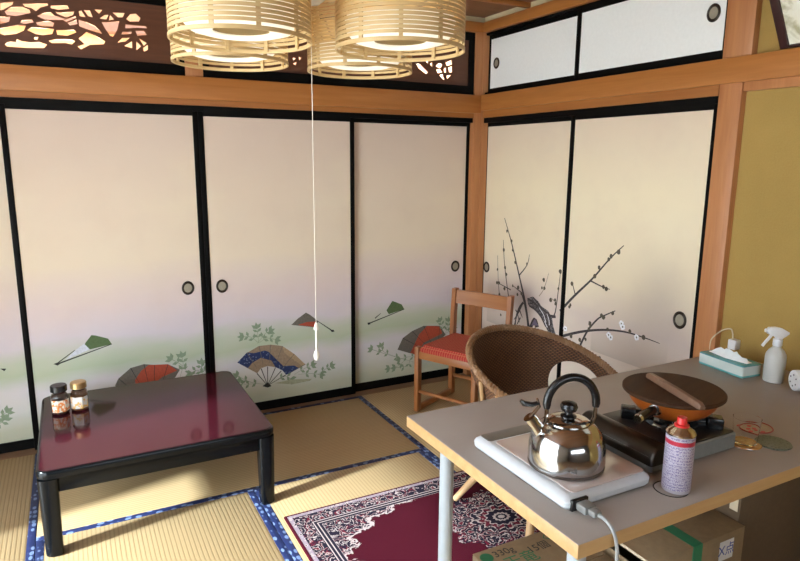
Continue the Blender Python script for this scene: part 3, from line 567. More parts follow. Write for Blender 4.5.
for sx in (-1, 1):
    for sy in (-1, 1):
        m = MB(); x, y = sx * (hx - .037), sy * (hy - .037)
        rings = []
        for k, (z, wd) in enumerate(((0, .027), (.004, .030), (.05, .031), (.25, .034), (.3185, .035))):
            ring = []
            for cx, cy, a0 in ((1, 1, 0), (-1, 1, 90), (-1, -1, 180), (1, -1, 270)):
                rr = .028 if (cx == sx and cy == sy) else .010
                for i in range(7):
                    a = R(a0 + 15 * i); ring.append((x + cx * (wd - rr) + rr * math.cos(a), y + cy * (wd - rr) + rr * math.sin(a), z))
            rings.append(ring)
        m.loft(rings); m.build('leg', LACQT, LT)

# ------------------------------------------------------------------ glass jars on the table
t = NT('jar_glass'); t.P(color=(.95, .97, .96), rough=.03, trans=1.0, ior=1.45); GLASS = t.m
def jar(loc, label, lidm, fillm, labm, h, name='glass_jar', rot=.2):
    e = thing(name, label, 'jar', loc, rot, 'glass jars on the low table'); e.scale = (1.06, 1.06, 1.09)
    m = MB(); r = .0355
    def oc(r, z, k=8): return [(r * math.cos(PI / 8 + 2 * PI * i / k), r * math.sin(PI / 8 + 2 * PI * i / k), z) for i in range(k)]
    m.loft([oc(.030, 0), oc(r, .005), oc(r, .070), oc(.032, .082), oc(.025, .088), oc(.025, .096)], smooth=True); m.build('jar_body', GLASS, e)
    m = MB(); m.loft([oc(.029, .003), oc(r - .003, .007), oc(r - .003, .060), oc(.026, .064)]); m.build('jar_contents', fillm, e)
    m = MB()
    for i in (4, 5, 6):
        a = PI / 8 + 2 * PI * i / 8; b = a + 2 * PI / 8; q = 1.012
        m.add([(r * q * math.cos(a), r * q * math.sin(a), .012), (r * q * math.cos(b), r * q * math.sin(b), .012), (r * q * math.cos(b), r * q * math.sin(b), .062), (r * q * math.cos(a), r * q * math.sin(a), .062)], [[0, 1, 2, 3]], 0, False)
    m.build('jar_label', labm, e)
    m = MB(); m.lathe([(.030, .095), (.033, .097), (.033, .118), (.030, .122), (0, .123)], 40)
    m.build('jar_lid', lidm, e); return e
t = NT('orange_jar_label'); v = t.noise(scale=45, detail=2)
t.P(color=t.ramp(v, [(.40, (.75, .70, .60)), (.48, (.70, .22, .05)), (.60, (.75, .68, .55))], 'CONSTANT'), rough=.4); LAB1 = t.m
t = NT('pale_jar_label'); v = t.noise(scale=50, detail=2)
t.P(color=t.ramp(v, [(.40, (.75, .70, .66)), (.52, (.75, .45, .10)), (.60, (.70, .64, .60)), (.68, (.60, .10, .06))], 'CONSTANT'), rough=.4); LAB2 = t.m
COFFEE = plain('dark_contents', (.06, .022, .010), .6, amp=.4); SPICE = plain('amber_contents', (.20, .07, .018), .6, amp=.4)
GOLD = plain('gold_lid', (.55, .38, .17), .3, metal=.8)
jar((-2.606, -.472, .3568), 'glass jar with a black lid on the low table', BLACKP, COFFEE, LAB1, .12)
jar((-2.526, -.462, .3568), 'glass jar with a gold lid on the low table', GOLD, SPICE, LAB2, .12, rot=-.1)

# ------------------------------------------------------------------ wooden chair with red seat
CH = thing('dining_chair', 'low-backed wooden chair with red checked seat in the corner', 'chair', (-.448, -.523, .0008), math.atan2(.167, .349) - PI / 2)
# local: +y = back, x = width
D2, W2 = .195, .197
t = NT('red_check'); s = t.sep()
gx = t.math('GREATER_THAN', t.math('FRACT', t.math('MULTIPLY', s[0], 62.0)), .70); gy = t.math('GREATER_THAN', t.math('FRACT', t.math('MULTIPLY', s[1], 62.0)), .70)
t.P(color=t.mix(t.math('MAXIMUM', gx, gy), (.36, .020, .016), (.46, .12, .06)), rough=.9); t.bump(t.math('MAXIMUM', gx, gy), .3, .001); REDC = t.m
m = MB()
m.rrect(-W2 + .014, -D2 - .012, W2 - .014, D2 - .012, .02, [(.006, .375), (0, .382), (0, .396), (.008, .405), (.04, .414), (.10, .418), (.16, .420)], 0, 5); m.build('seat', REDC, CH)
for s in (-1, 1):
    x = s * W2
    MB().box(x - .014, -D2 - .02, 0, x + .014, -D2 + .022, .405, 0, .004).build('leg', CHAIRW, CH)
    m = MB()
    m.loft([[(x - .014, D2 - .02 + o, z), (x + .014, D2 - .02 + o, z), (x + .014, D2 + .018 + o, z), (x - .014, D2 + .018 + o, z)] for z, o in ((0, 0), (.35, 0), (.55, .008), (.70, .022))], smooth=False)
    m.build('leg', CHAIRW, CH)
    MB().box(x - .012, -D2 + .02, .0, x + .012, D2 - .018, .034, 0, .004).build('runner', CHAIRWY, CH)
    MB().box(x - .011, -D2 + .02, .335, x + .011, D2 - .018, .378, 0, .003).build('seat_rail', CHAIRWY, CH)
for y in (-D2, D2):
    MB().box(-W2 + .012, y - .011, .335, W2 - .012, y + .011, .380, 0, .003).build('seat_rail', CHAIRWX, CH)
m = MB(); m.tube([(-W2 + .01, -D2 + .002, .125), (W2 - .01, -D2 + .002, .125)], .011, 10); m.build('stretcher', CHAIRWX, CH)
m = MB(); m.tube([(-W2 + .01, D2, .125), (W2 - .01, D2, .125)], .011, 10); m.build('stretcher', CHAIRWX, CH)
m = MB(); n = 12; rings = []
for i in range(n + 1):
    u = -1 + 2 * i / n; x = u * (W2 - .012); o = .012 * (1 - u * u)
    rings.append([(x, D2 + .004 + o, .605), (x, D2 + .020 + o, .605), (x, D2 + .030 + o, .690), (x, D2 + .014 + o, .690)])
m.loft(rings); m.build('backrest', CHAIRWX, CH)

# ------------------------------------------------------------------ wicker tub chair
WC = thing('wicker_chair', 'brown woven wicker tub chair standing on the rug behind the desk', 'chair', (-.80, -1.68, .0098))
def weave(name, c1, c2, c3):
    t = NT(name); s = t.sep()
    a = t.math('MULTIPLY', t.math('ARCTAN2', s[1], s[0]), 92 / (2 * PI))
    h = t.math('DIVIDE', s[2], .0075)
    odd = t.math('MULTIPLY', t.math('MODULO', t.math('FLOOR', h), 2.0), .5)
    fx = t.math('ABSOLUTE', t.math('SINE', t.math('MULTIPLY', t.math('ADD', a, odd), PI)))
    fz = t.math('SINE', t.math('MULTIPLY', t.math('FRACT', h), PI))
    hh = t.math('MULTIPLY', fx, fz); nn = t.noise(scale=35, detail=3)
    c = t.ramp(t.math('ADD', hh, t.math('MULTIPLY', t.math('SUBTRACT', nn, .5), .5)), [(.1, c1), (.45, c2), (.9, c3)])
    t.P(color=c, rough=.55); t.bump(hh, .9, .004); return t.m
WIC = weave('wicker_weave', (.038, .014, .006), (.125, .050, .019), (.21, .092, .036))
CANE = wood('pale_cane', (.40, .23, .10), (.56, .36, .18), 'z', .5)
RR, Z0 = .325, .640
def rim(a): return Vector((RR * math.cos(a), RR * math.sin(a), Z0 - .07 * RR * math.cos(a) + .335 * RR * math.sin(a)))
def wall_pt(a, v):       # v 0 at the seat, 1 at the rim
    top = rim(a); zb = .36; k = .70 + .30 * (v ** .7)
    return Vector((RR * k * math.cos(a), RR * k * math.sin(a), zb + (top.z - zb) * v))
def in_hole(a, v):
    d = math.degrees(a) % 360
    for c in (18, 162):
        du = (d - c + 180) % 360 - 180
        if v < .10: continue
        if (du / 31) ** 2 + ((v - .42) / .40) ** 2 < 1: return True
    return False
m = MB(); NA, NV = 168, 44; idx = {}
vs = []; fs = []
for i in range(NA):
    for j in range(NV + 1):
        vs.append(tuple(wall_pt(2 * PI * i / NA, j / NV)))
for i in range(NA):
    for j in range(NV):
        a = 2 * PI * (i + .5) / NA; v = (j + .5) / NV
        if in_hole(a, v): continue
        p = i * (NV + 1) + j; q = ((i + 1) % NA) * (NV + 1) + j
        fs.append([p, q, q + 1, p + 1])
m.add(vs, fs)
o = m.build('wicker_shell', WIC, WC)
sd = o.modifiers.new('thick', 'SOLIDIFY'); sd.thickness = .012; sd.offset = 0
def braid(name, path, r, amp, turns, mat):
    n = len(path); m = MB()
    for k in range(3):
        pts = []
        for i in range(n):
            p = path[i]; tq = (path[(i + 1) % n] - path[i - 1]).normalized(); u = tq.cross(Vector((0, 0, 1))).normalized(); w = tq.cross(u)
            ph = 2 * PI * (turns * i / n + k / 3)
            pts.append(p + u * math.cos(ph) * amp + w * math.sin(ph) * amp)
        m.tube(pts, r, 6, closed=True)
    return m.build(name, mat, WC)
braid('rim_braid', [rim(2 * PI * i / 260) for i in range(260)], .0085, .0085, 48, wood('rim_cane', (.20, .10, .045), (.32, .18, .085), 'z', .5))
for c in (18, 162):
    path = []
    for i in range(64):
        th = 2 * PI * i / 64; path.append(wall_pt(R(c + 31 * math.cos(th)), max(.08, .42 + .40 * math.sin(th))))
    m = MB(); m.tube(path, .0075, 8, closed=True); m.build('opening_edge', WIC, WC)
m = MB(); m.lathe([(0, .372), (.10, .373), (.19, .376), (.232, .372), (.240, .362), (.232, .350), (.1, .346), (0, .346)], 64); m.build('seat', WIC, WC)
m = MB(); m.lathe([(.225, .335), (.243, .335), (.245, .352), (.225, .352)], 64, loop=True); m.build('seat_ring', CANE, WC)
for a in (138, 42, 222, 318):
    m = MB(); a = R(a)
    m.tube([(.155 * math.cos(a), .155 * math.sin(a), .345), (.26 * math.cos(a), .26 * math.sin(a), .16), (.372 * math.cos(a), .372 * math.sin(a), .0105)], [.021, .018, .013], 14); m.build('leg', plain('pale_leg_%d' % int(math.degrees(a)), (.58, .36, .17), .45), WC)
for a in (180, 196, 0, -16):
    m = MB(); q = R(a); p0 = wall_pt(q, .97) * 1.0; p1 = Vector((.245 * math.cos(q), .245 * math.sin(q), .345))
    m.tube([p0 + Vector((math.cos(q), math.sin(q), 0)) * .012, (p0 + p1) / 2 + Vector((math.cos(q), math.sin(q), 0)) * .03, p1], .009, 8); m.build('cane_strut', CANE, WC)

# ------------------------------------------------------------------ desk
DK = thing('desk', 'white-topped desk with pale wood edge and round white legs', 'desk', (-.83, -2.315, .0008))
t = NT('desk_top'); n = t.noise(scale=3, detail=4)
t.P(color=t.ramp(n, [(.3, (.33, .285, .255)), (.7, (.37, .325, .29))]), rough=.42, spec=.3); DTOP = t.m
EDGE = wood('desk_edge', (.48, .28, .115), (.58, .37, .17), 'x', .4)
X0, X1, Y0, Y1 = -.765, .79, -.385, .388
m = MB(); m.box(X0, Y0, .664, X1, Y1, .6985, 0, .0015); m.build('desktop_core', EDGE, DK)
m = MB(); m.box(X0 + .0006, Y0 + .0006, .6983, X1 - .0006, Y1 - .0006, .700, 0, .0005); m.build('desktop_surface', DTOP, DK)
LEGW = plain('white_leg', (.34, .38, .42), .35, amp=.02)
for x, y in ((X0 + .042, Y0 + .045), (X0 + .042, Y1 - .18), (X1 - .05, Y0 + .045), (X1 - .05, Y1 - .05)):
    m = MB(); m.lathe([(.016, 0), (.020, .004), (.020, .02), (.021, .022), (.021, .655), (.034, .657), (.034, .6645)], 24, c=(x, y, 0)); m.build('leg', LEGW, DK)
ZD = .7002
# ------------------------------------------------------------------ induction cooker
IH = thing('induction_cooker', 'flat white induction cooker plugged in at the near corner of the desk', 'cooker', (-1.397, -2.405, ZD))
IHW = plain('cooker_white', (.56, .58, .60), .30, amp=.02)
m = MB(); m.rrect(-.142, -.195, .142, .195, .022, [(.012, .004), (.008, .006), (.001, .014), (0, .026), (.003, .031), (.010, .036), (.016, .0395), (.022, .0405)], 0, 8); m.build('cooker_body', IHW, IH)
t = NT('ceramic_plate'); t.P(color=(.56, .47, .43), rough=.10, coat=.5); PLATE = t.m
m = MB(); m.rrect(-.112, -.180, .130, .125, .012, [(0, .040), (0, .0425), (.002, .043)], 0, 5); m.build('top_plate', PLATE, IH)
m = MB(); m.rrect(-.124, .133, .100, .180, .010, [(0, .040), (0, .0415), (.002, .042)], 0, 5); m.build('control_panel', plain('panel_grey', (.17, .155, .135), .3), IH)
for sx in (-1, 1):
    for sy in (-1, 1):
        m = MB(); m.lathe([(.012, 0), (.013, .006)], 16, c=(sx * .11, sy * .155, 0)); m.build('foot', BLACKP, IH)
PLUGM = plain('grey_plug', (.20, .20, .19), .45); CORDM = plain('grey_cord', (.36, .37, .37), .4)
pc = MB(); pc.box(-.128, -.199, .006, -.078, -.190, .034, 0, .002); pc.build('power_socket', BLACKP, IH)
pw = thing('power_cord', 'grey power cord plugged into the induction cooker, hanging over desk edge', 'cord', (-1.497, -2.605, ZD))
m = MB(); m.box(-.018, -.030, .010, .018, .002, .030, 0, .005); m.box(-.011, -.052, .012, .013, -.028, .028, 0, .005); m.build('plug', PLUGM, pw)
m = MB(); m.tube(spline([(.001, -.05, .019), (.004, -.068, .018), (.0, -.094, .010), (.003, -.107, -.020), (.005, -.110, -.08), (.004, -.112, -.25), (.0, -.11, -.50), (.01, -.10, -.66), (.08, -.10, -.690), (.2, -.13, -.690), (.4, -.12, -.690)], 8), .0042, 10); m.build('cable', CORDM, pw)

STEEL = plain('kettle_steel', (.50, .51, .52), .13, metal=1.0, amp=.04)
# ------------------------------------------------------------------ kettle
KE = thing('kettle', 'shiny stainless steel whistling kettle on the induction cooker', 'kettle', (-1.425, -2.469, ZD + .0432), -.484 + .12)
m = MB(); m.lathe([(.0, .0), (.084, 0), (.0905, .003), (.094, .008), (.096, .020), (.0955, .050), (.092, .072), (.083, .093), (.068, .108), (.055, .115), (.052, .116)], 72); m.build('kettle_body', STEEL, KE)
m = MB(); m.lathe([(.091, .001), (.095, .003), (.096, .007), (.094, .0085), (.0905, .006)], 72, loop=True); m.build('base_rim', plain('base_rim_steel', (.16, .14, .13), .35, metal=.9), KE)
m = MB(); m.lathe([(.052, .1155), (.053, .119), (.045, .124), (.025, .129), (.0, .130)], 56); ld = m.build('kettle_lid', CHROME, KE)
m = MB(); m.lathe([(.020, .128), (.020, .132), (.010, .136), (.010, .141), (.019, .146), (.0225, .155), (.019, .164), (.009, .168), (0, .1685)], 36); m.build('lid_knob', BLACKP, KE).parent = ld
m = MB(); A = Vector((-.066, 0, .082)); B = Vector((-.096, 0, .124))
m.tube([A, A.lerp(B, .5), B], [.021, .017, .0155], 24); sp_ = m.build('spout', CHROME, KE)
m = MB(); dv = (B - A).normalized(); m.tube([B - dv * .004, B + dv * .010], [.0175, .0165], 20)
o = m.build('whistle_cap', CHROME, KE)
m = MB(); m.tube([B + dv * .008, B + dv * .012 + Vector((.012, 0, .008)), B + Vector((.018, 0, .035)), B + Vector((.012, 0, .055))], [.004, .005, .005, .003], 10); m.build('whistle_arm', CHROME, KE)
m = MB(); m.tube([B + Vector((.018, 0, .044)), B + Vector((.0, 0, .040)), B + Vector((-.022, 0, .044)), B + Vector((-.030, 0, .052))], [.005, .0065, .0075, .004], 10); m.build('whistle_lever', BLACKP, KE)
hp = []
for i in range(25):
    a = R(188 - 196 * i / 24); hp.append((.0645 * math.cos(a) + .006, 0, .162 + .070 * math.sin(a)))
m = MB(); m.tube([(p[0], 0, p[2]) for p in hp], [.0075] + [.0105] * 23 + [.0085], 14); m.build('handle', BLACKP, KE)
for s in (-1, 1):
    m = MB(); x = s * .0640 + .006
    m.tube([(s * .062, 0, .106), (x * .99, 0, .125), (x, 0, .145), (x, 0, .158)], [.0055, .0055, .005, .005], 10); m.build('handle_bracket', CHROME, KE)

# ------------------------------------------------------------------ cassette gas stove
ST = thing('gas_stove', 'black portable gas stove under the orange pan', 'stove', (-1.0425, -2.425, ZD))
GUN = plain('gunmetal', (.055, .047, .040), .32, metal=.8); GREYB = plain('stove_side', (.20, .22, .22), .4)
m = MB(); m.rrect(-.1725, -.135, .1725, .135, .012, [(.006, .006), (0, .010), (0, .050), (.004, .054)], 0, 4); m.build('stove_body', GREYB, ST)
m = MB(); m.rrect(-.090, -.130, .168, .130, .010, [(0, .0535), (0, .056), (.003, .058)], 0, 4); m.build('stove_top', plain('black_enamel', (.012, .012, .013), .3), ST)
m = MB(); rings = []
prof = [(-.174, .026)] + [(-.134 + .040 * math.cos(R(a)), .040 + .038 * math.sin(R(a))) for a in range(180, -1, -12)] + [(-.094, .026)]
for y, k in ((-.137, .9), (-.134, .97), (-.128, 1), (.128, 1), (.134, .97), (.137, .9)):
    rings.append([(-.134 + (x + .134) * k, y, .04 + (z - .04) * k) for x, z in prof])
m.loft(rings); cv = m.build('canister_cover', GUN, ST)
m = MB(); m.rrect(-.145, -.1385, -.098, -.1365, .0, [(0, .02), (0, .05)]) if False else m.box(-.128, -.1395, .030, -.106, -.1355, .058, 0, .001); m.build('rating_label', plain('grey_label', (.30, .29, .27), .5), ST)
m = MB(); m.M = Matrix.Translation((-.05, -.136, .034)) @ Matrix.Rotation(PI / 2, 4, 'X'); m.lathe([(.017, 0), (.017, .010), (.013, .014), (0, .0145)], 24); m.build('control_knob', BLACKP, ST)
m = MB(); m.lathe([(.072, .0565), (.074, .062), (.066, .0605), (.05, .060), (.045, .056)], 40, c=(.052, -.005, 0)); m.build('drip_tray', CHROME, ST)
m = MB(); m.lathe([(.030, .056), (.032, .068), (.024, .072), (0, .072)], 32, c=(.052, -.005, 0)); m.build('burner', GUN, ST)
for k in range(4):
    a = R(45 + 90 * k); m = MB(); ca, sa = math.cos(a), math.sin(a)
    def P2(r, z): return (.045 + r * ca, r * sa, z)
    m.M = Matrix.Translation((.052, -.005, 0)) @ Matrix.Rotation(a, 4, 'Z')
    m.box(.045, -.005, .057, .125, .005, .074, 0, .002); m.box(.096, -.022, .057, .138, .022, .090, 0, .005); m.box(.050, -.004, .070, .105, .004, .0845, 0, .002)
    m.build('pan_support', BLACKP, ST)

# ------------------------------------------------------------------ pan + wooden lid
t = NT('orange_enamel'); n = t.noise(scale=14, detail=5)
t.P(color=t.ramp(n, [(.35, (.40, .085, .012)), (.62, (.52, .135, .018)), (.78, (.16, .05, .02))]), rough=.3, coat=.3); ORG = t.m
PN = thing('frying_pan', 'deep orange pan on the gas stove, covered with a wooden lid', 'pan', (-.990, -2.430, ZD + .0850))
m = MB(); m.lathe([(0, 0), (.062, 0), (.076, .004), (.098, .018), (.116, .038), (.127, .060), (.130, .064), (.127, .0645), (.123, .060), (.110, .039), (.092, .022), (.062, .007), (0, .005)], 64); m.build('pan_bowl', ORG, PN)
hd = Vector((-.955, -.297, 0)).normalized()
m = MB(); m.tube([hd * .118 + Vector((0, 0, .046)), hd * .140 + Vector((0, 0, .047)), hd * .175 + Vector((0, 0, .048)), hd * .222 + Vector((0, 0, .048))], [.012, .0125, .014, .013], 14)
hn = m.build('pan_handle', BLACKP, PN)
m = MB(); m.tube([hd * .221 + Vector((0, 0, .048)), hd * .230 + Vector((0, 0, .048))], [.0138, .012], 14); m.build('handle_cap', CHROME, PN)
m = MB(); m.tube([hd * .112 + Vector((0, 0, .045)), hd * .128 + Vector((0, 0, .0465))], [.019, .016], 14); m.build('handle_bracket', CHROME, PN)
LDW = wood('lid_wood', (.042, .017, .008), (.080, .036, .016), 'x', .6, spec=.2)
LD = thing('wooden_lid', 'dark round wooden lid with bar handle resting on the pan', 'lid', (-.990, -2.430, ZD + .0850 + .0648), R(18))
m = MB(); m.lathe([(0, 0), (.137, 0), (.140, .003), (.140, .010), (.137, .0125), (0, .0125)], 72); m.build('lid_board', LDW, LD)
LBW = wood('lid_bar_wood', (.16, .08, .045), (.24, .13, .075), 'x', .5)
m = MB(); m.M = Matrix.Rotation(R(-18), 4, 'Z') @ Matrix.Translation((-.030, -.024, -.002)) @ Matrix.Rotation(R(72), 4, 'Z')
rings = [[(x, -w, .0146), (x, w, .0146), (x, w, .0146 + h * .6), (x, w * .6, .0146 + h), (x, -w * .6, .0146 + h), (x, -w, .0146 + h * .6)] for x, w, h in ((-.130, .008, .010), (-.120, .0105, .016), (0, .0115, .018), (.120, .0105, .016), (.130, .008, .010))]
m.loft(rings); m.build('bar_handle', LBW, LD)

# ------------------------------------------------------------------ gas canister on a ring
GC = thing('gas_canister', 'butane gas canister with a red cap at the front of the desk', 'gas canister', (-1.212, -2.634, ZD + .002))
t = NT('canister_print'); s = t.sep(); ang = t.math('ARCTAN2', s[1], s[0])
cv_ = t.n('ShaderNodeCombineXYZ'); t.set(cv_.inputs[0], t.math('MULTIPLY', ang, 13.0)); t.set(cv_.inputs[1], t.math('MULTIPLY', s[2], 220.0))
ln = t.noise(cv_.outputs[0], scale=1.1, detail=2)
txt = t.math('MULTIPLY', t.math('GREATER_THAN', ln, .50), t.math('GREATER_THAN', t.math('FRACT', t.math('MULTIPLY', s[2], 130.0)), .22))
c = t.mix(txt, (.52, .48, .56), (.22, .18, .32))
c = t.mix(t.math('MULTIPLY', t.math('GREATER_THAN', s[2], .126), t.math('LESS_THAN', s[2], .137)), c, (.50, .03, .06))
c = t.mix(t.math('LESS_THAN', s[2], .010), c, (.42, .38, .42))
t.P(color=c, rough=.35, metal=.15); CANP = t.m
m = MB(); m.lathe([(.030, 0), (.0335, .002), (.034, .006), (.034, .148), (.0345, .150)], 48); m.build('can_wall', CANP, GC)
m = MB(); m.lathe([(.0348, .148), (.0352, .152), (.033, .155), (.030, .159), (.022, .164), (.019, .168), (.017, .168)], 48); m.build('can_shoulder', CHROME, GC)
m = MB(); m.lathe([(.017, .163), (.0175, .172), (.0120, .1735), (.0115, .188), (.0105, .1905), (0, .191)], 32); m.build('cap', plain('red_cap', (.60, .02, .02), .35), GC)
m = MB(); m.lathe([(.040 + .0012 * math.cos(R(a)), .0014 + .0012 * math.sin(R(a))) for a in range(0, 360, 45)], 64, loop=True)
m.build('ring_coaster', plain('dark_wire', (.03, .025, .02), .4, metal=.5), loc=(-1.222, -2.628, ZD))
tag(bpy.data.objects['ring_coaster'], 'thin dark ring lying around the gas canister foot', 'coaster')
m = MB(); m.lathe([(0, 0.0002), (.036, .0002), (.037, .0008), (.036, .0016), (0, .0018)], 48)

# ------------------------------------------------------------------ coasters
def coaster(loc, label, rx, ry, rot, build):
    e = thing('coaster', label, 'coaster', loc, rot, 'coasters at the right of the desk'); build(e); return e
def c_red(e):
    m = MB(); m.M = Matrix.Diagonal((1, .95, 1, 1)); m.lathe([(.047 + .0022 * math.cos(R(a)), .0022 + .0022 * math.sin(R(a))) for a in range(0, 360, 45)], 56, loop=True); m.build('coaster_rim', plain('red_rim', (.30, .035, .02), .35), e)
    t = NT('clear_film'); t.P(color=(.55, .40, .28), rough=.2, alpha=1.0); 
    m = MB(); m.lathe([(0, .0008), (.045, .0008), (.0455, .0016), (0, .0018)], 48); m.build('coaster_disc', plain('tan_disc', (.40, .31, .20), .4), e)
    m = MB()
    for k in range(7):
        a = k * .9; r0 = .012 + .014 * (k % 3); cx, cy = r0 * math.cos(a) - .010, r0 * math.sin(a) + .006
        m.prism([(cx + .009 * math.cos(j * PI / 3 + k), cy + .006 * math.sin(j * PI / 3 + k)) for j in range(6)], .0018, .0032)
    m.build('red_petals', plain('red_print', (.55, .05, .04), .4), e)
def c_green(e):
    m = MB(); m.lathe([(0, 0), (.046, 0), (.049, .003), (.047, .006), (.040, .0052), (0, .0052)], 48)
    t = NT('green_coaster'); n = t.voro(scale=140)
    t.P(color=t.ramp(n, [(.2, (.05, .06, .04)), (.5, (.12, .15, .11))]), rough=.35); m.build('coaster_disc', t.m, e)
def c_amber(e):
    t = NT('amber_disc'); n = t.noise(scale=60)
    t.P(color=t.ramp(n, [(.4, (.42, .17, .04)), (.6, (.55, .27, .08))]), rough=.15, coat=.5)
    m = MB(); m.lathe([(0, 0), (.042, 0), (.045, .002), (.044, .005), (0, .0056)], 48); m.build('coaster_disc', t.m, e)
coaster((-.671, -2.490, ZD), 'red-rimmed coaster with red flecks, farthest of the coasters', .05, .05, 0, c_red)
coaster((-.737, -2.585, ZD), 'grey-green round coaster, rightmost at the front of the desk', .05, .05, 0, c_green)
coaster((-.812, -2.547, ZD), 'amber coaster under a clear glass beside the gas stove', .05, .05, 0, c_amber)
t = NT('thin_glass'); t.P(color=(1, 1, 1), rough=.02, trans=1.0, ior=1.10, spec=.3); TG = t.m
m = MB(); m.lathe([(0, 0), (.030, 0), (.0315, .004), (.037, .075), (.0375, .076), (.036, .075), (.0300, .006), (0, .005)], 48)
g = m.build('drinking_glass', TG, loc=(-.812, -2.547, ZD + .0058)); tag(g, 'clear empty drinking glass on the amber coaster', 'glass')

# ------------------------------------------------------------------ tissue pack, spray bottle, container
TP = thing('tissue_pack', 'turquoise tissue pack at the back corner of the desk', 'tissues', (-.235, -2.090, ZD), R(-6))
t = NT('tissue_wrap'); s = t.sep(); n = t.noise(scale=30, detail=3)
zc = t.math('DIVIDE', s[2], .055)
c = t.ramp(zc, [(0, (.10, .42, .42)), (.16, (.10, .42, .42)), (.18, (.62, .70, .66)), (.78, (.60, .68, .64)), (.82, (.02, .28, .30))], 'CONSTANT')
c = t.mix(t.math('MULTIPLY', n, .3), c, (.55, .66, .64)); t.P(color=c, rough=.25, coat=.3); TW = t.m
m = MB(); m.rrect(-.052, -.104, .052, .104, .010, [(.004, 0), (0, .004), (0, .046), (.003, .050), (.008, .0515)], 0, 4); m.build('pack_body', TW, TP)
m = MB(); m.lathe([(0, .0518), (.3, .0518)], 4) if False else None
m = MB(); rings = []
for i in range(13):
    u = -1 + 2 * i / 12; y = u * .088; hgt = .052 + .030 * max(0, 1 - u * u) ** .8 * (1 + .2 * math.sin(i * 2.2)); w = .016 + .014 * (1 - abs(u))
    rings.append([(-w, y, .0515), (-w * .55, y, .0515 + (hgt - .0515) * .45), (-.004 + .006 * math.sin(i * 1.7), y, hgt), (w * .5, y, .0515 + (hgt - .0515) * .35), (w, y, .0515)])
m.loft(rings, closed=True); m.build('pulled_tissue', plain('tissue_white', (.80, .86, .86), .9, amp=.03), TP)

SB = thing('spray_bottle', 'translucent white trigger spray bottle against the ochre wall', 'spray bottle', (-.208, -2.252, ZD), -.484)
t = NT('frosted_plastic'); t.P(color=(.58, .57, .53), rough=.35, subs=.3); FR = t.m
t.b.inputs['Subsurface Radius'].default_value = (.02, .02, .02)
m = MB(); m.lathe([(0, 0), (.038, 0), (.042, .004), (.043, .020), (.043, .105), (.041, .115), (.032, .130), (.019, .142), (.016, .150), (.016, .158)], 48); m.build('bottle', FR, SB)
m = MB(); m.lathe([(.0185, .150), (.0195, .152), (.0195, .176), (.016, .180), (.012, .181)], 32); m.build('collar', WHITEP, SB)
m = MB()
hs = [[(x, -w, z0), (x, w, z0), (x, w * 1.05, (z0 + z1) / 2), (x, w * .7, z1), (x, -w * .7, z1), (x, -w * 1.05, (z0 + z1) / 2)] for x, w, z0, z1 in ((-.052, .008, .205, .222), (-.046, .0105, .198, .226), (-.015, .0125, .186, .227), (.012, .0125, .180, .222), (.030, .0105, .190, .213), (.046, .006, .199, .206))]
m.loft(hs); m.lathe([(.013, .176), (.013, .195)], 20); m.build('spray_head', WHITEP, SB)
m = MB(); m.tube([(-.051, 0, .213), (-.062, 0, .213)], [.0085, .0075], 16); m.build('nozzle', WHITEP, SB)
m = MB(); m.tube(spline([(-.028, 0, .200), (-.038, 0, .185), (-.055, 0, .165), (-.068, 0, .148)], 5), [.0065] * 16, 10); m.build('trigger', WHITEP, SB)

SB.scale = (.82, .82, .92)
SC = thing('round_container', 'dark round container lying on its side with white dotted lid, at right edge', 'container', (-.236, -2.352, ZD + .0385))
m = MB(); m.M = Matrix.Rotation(R(-32), 4, 'Z') @ Matrix.Rotation(PI / 2, 4, 'Y')
m.lathe([(.036, .004), (.0375, .008), (.0375, .10), (.034, .105), (0, .105)], 40); m.build('container_wall', plain('dark_brown_body', (.035, .02, .012), .4), SC)
m = MB(); m.M = Matrix.Rotation(R(-32), 4, 'Z') @ Matrix.Rotation(PI / 2, 4, 'Y')
m.lathe([(0, -.012), (.033, -.011), (.037, -.008), (.038, .004), (.0375, .012), (.036, .012)], 40); ld = m.build('dotted_lid', WHITEP, SC)
m = MB(); m.M = Matrix.Rotation(R(-32), 4, 'Z') @ Matrix.Rotation(PI / 2, 4, 'Y')
for k in range(6): m.lathe([(0, -.0130), (.0028, -.0128), (.003, -.0105)], 10, c=(.020 * math.cos(k * 1.047), .020 * math.sin(k * 1.047), 0))
m.build('lid_holes', plain('hole_grey', (.12, .12, .14), .6), ld)

# charger on the wall behind the tissues
WCH = thing('wall_charger', 'small white charger with thin cable in the wall socket behind the tissues', 'charger', (.004, -1.950, .735))
m = MB(); m.box(-.028, -.018, -.020, .008, .018, .022, 0, .004); m.build('charger_block', WHITEP, WCH)
m = MB(); m.tube(spline([(-.022, 0, .02), (-.024, .002, .05), (-.026, .012, .068), (-.030, .045, .055), (-.030, .085, .015), (-.027, .10, -.02), (-.02, .10, -.1), (-.02, .09, -.3)], 8), .0028, 8); m.build('charger_cable', plain('cream_cable', (.62, .50, .33), .5), WCH)

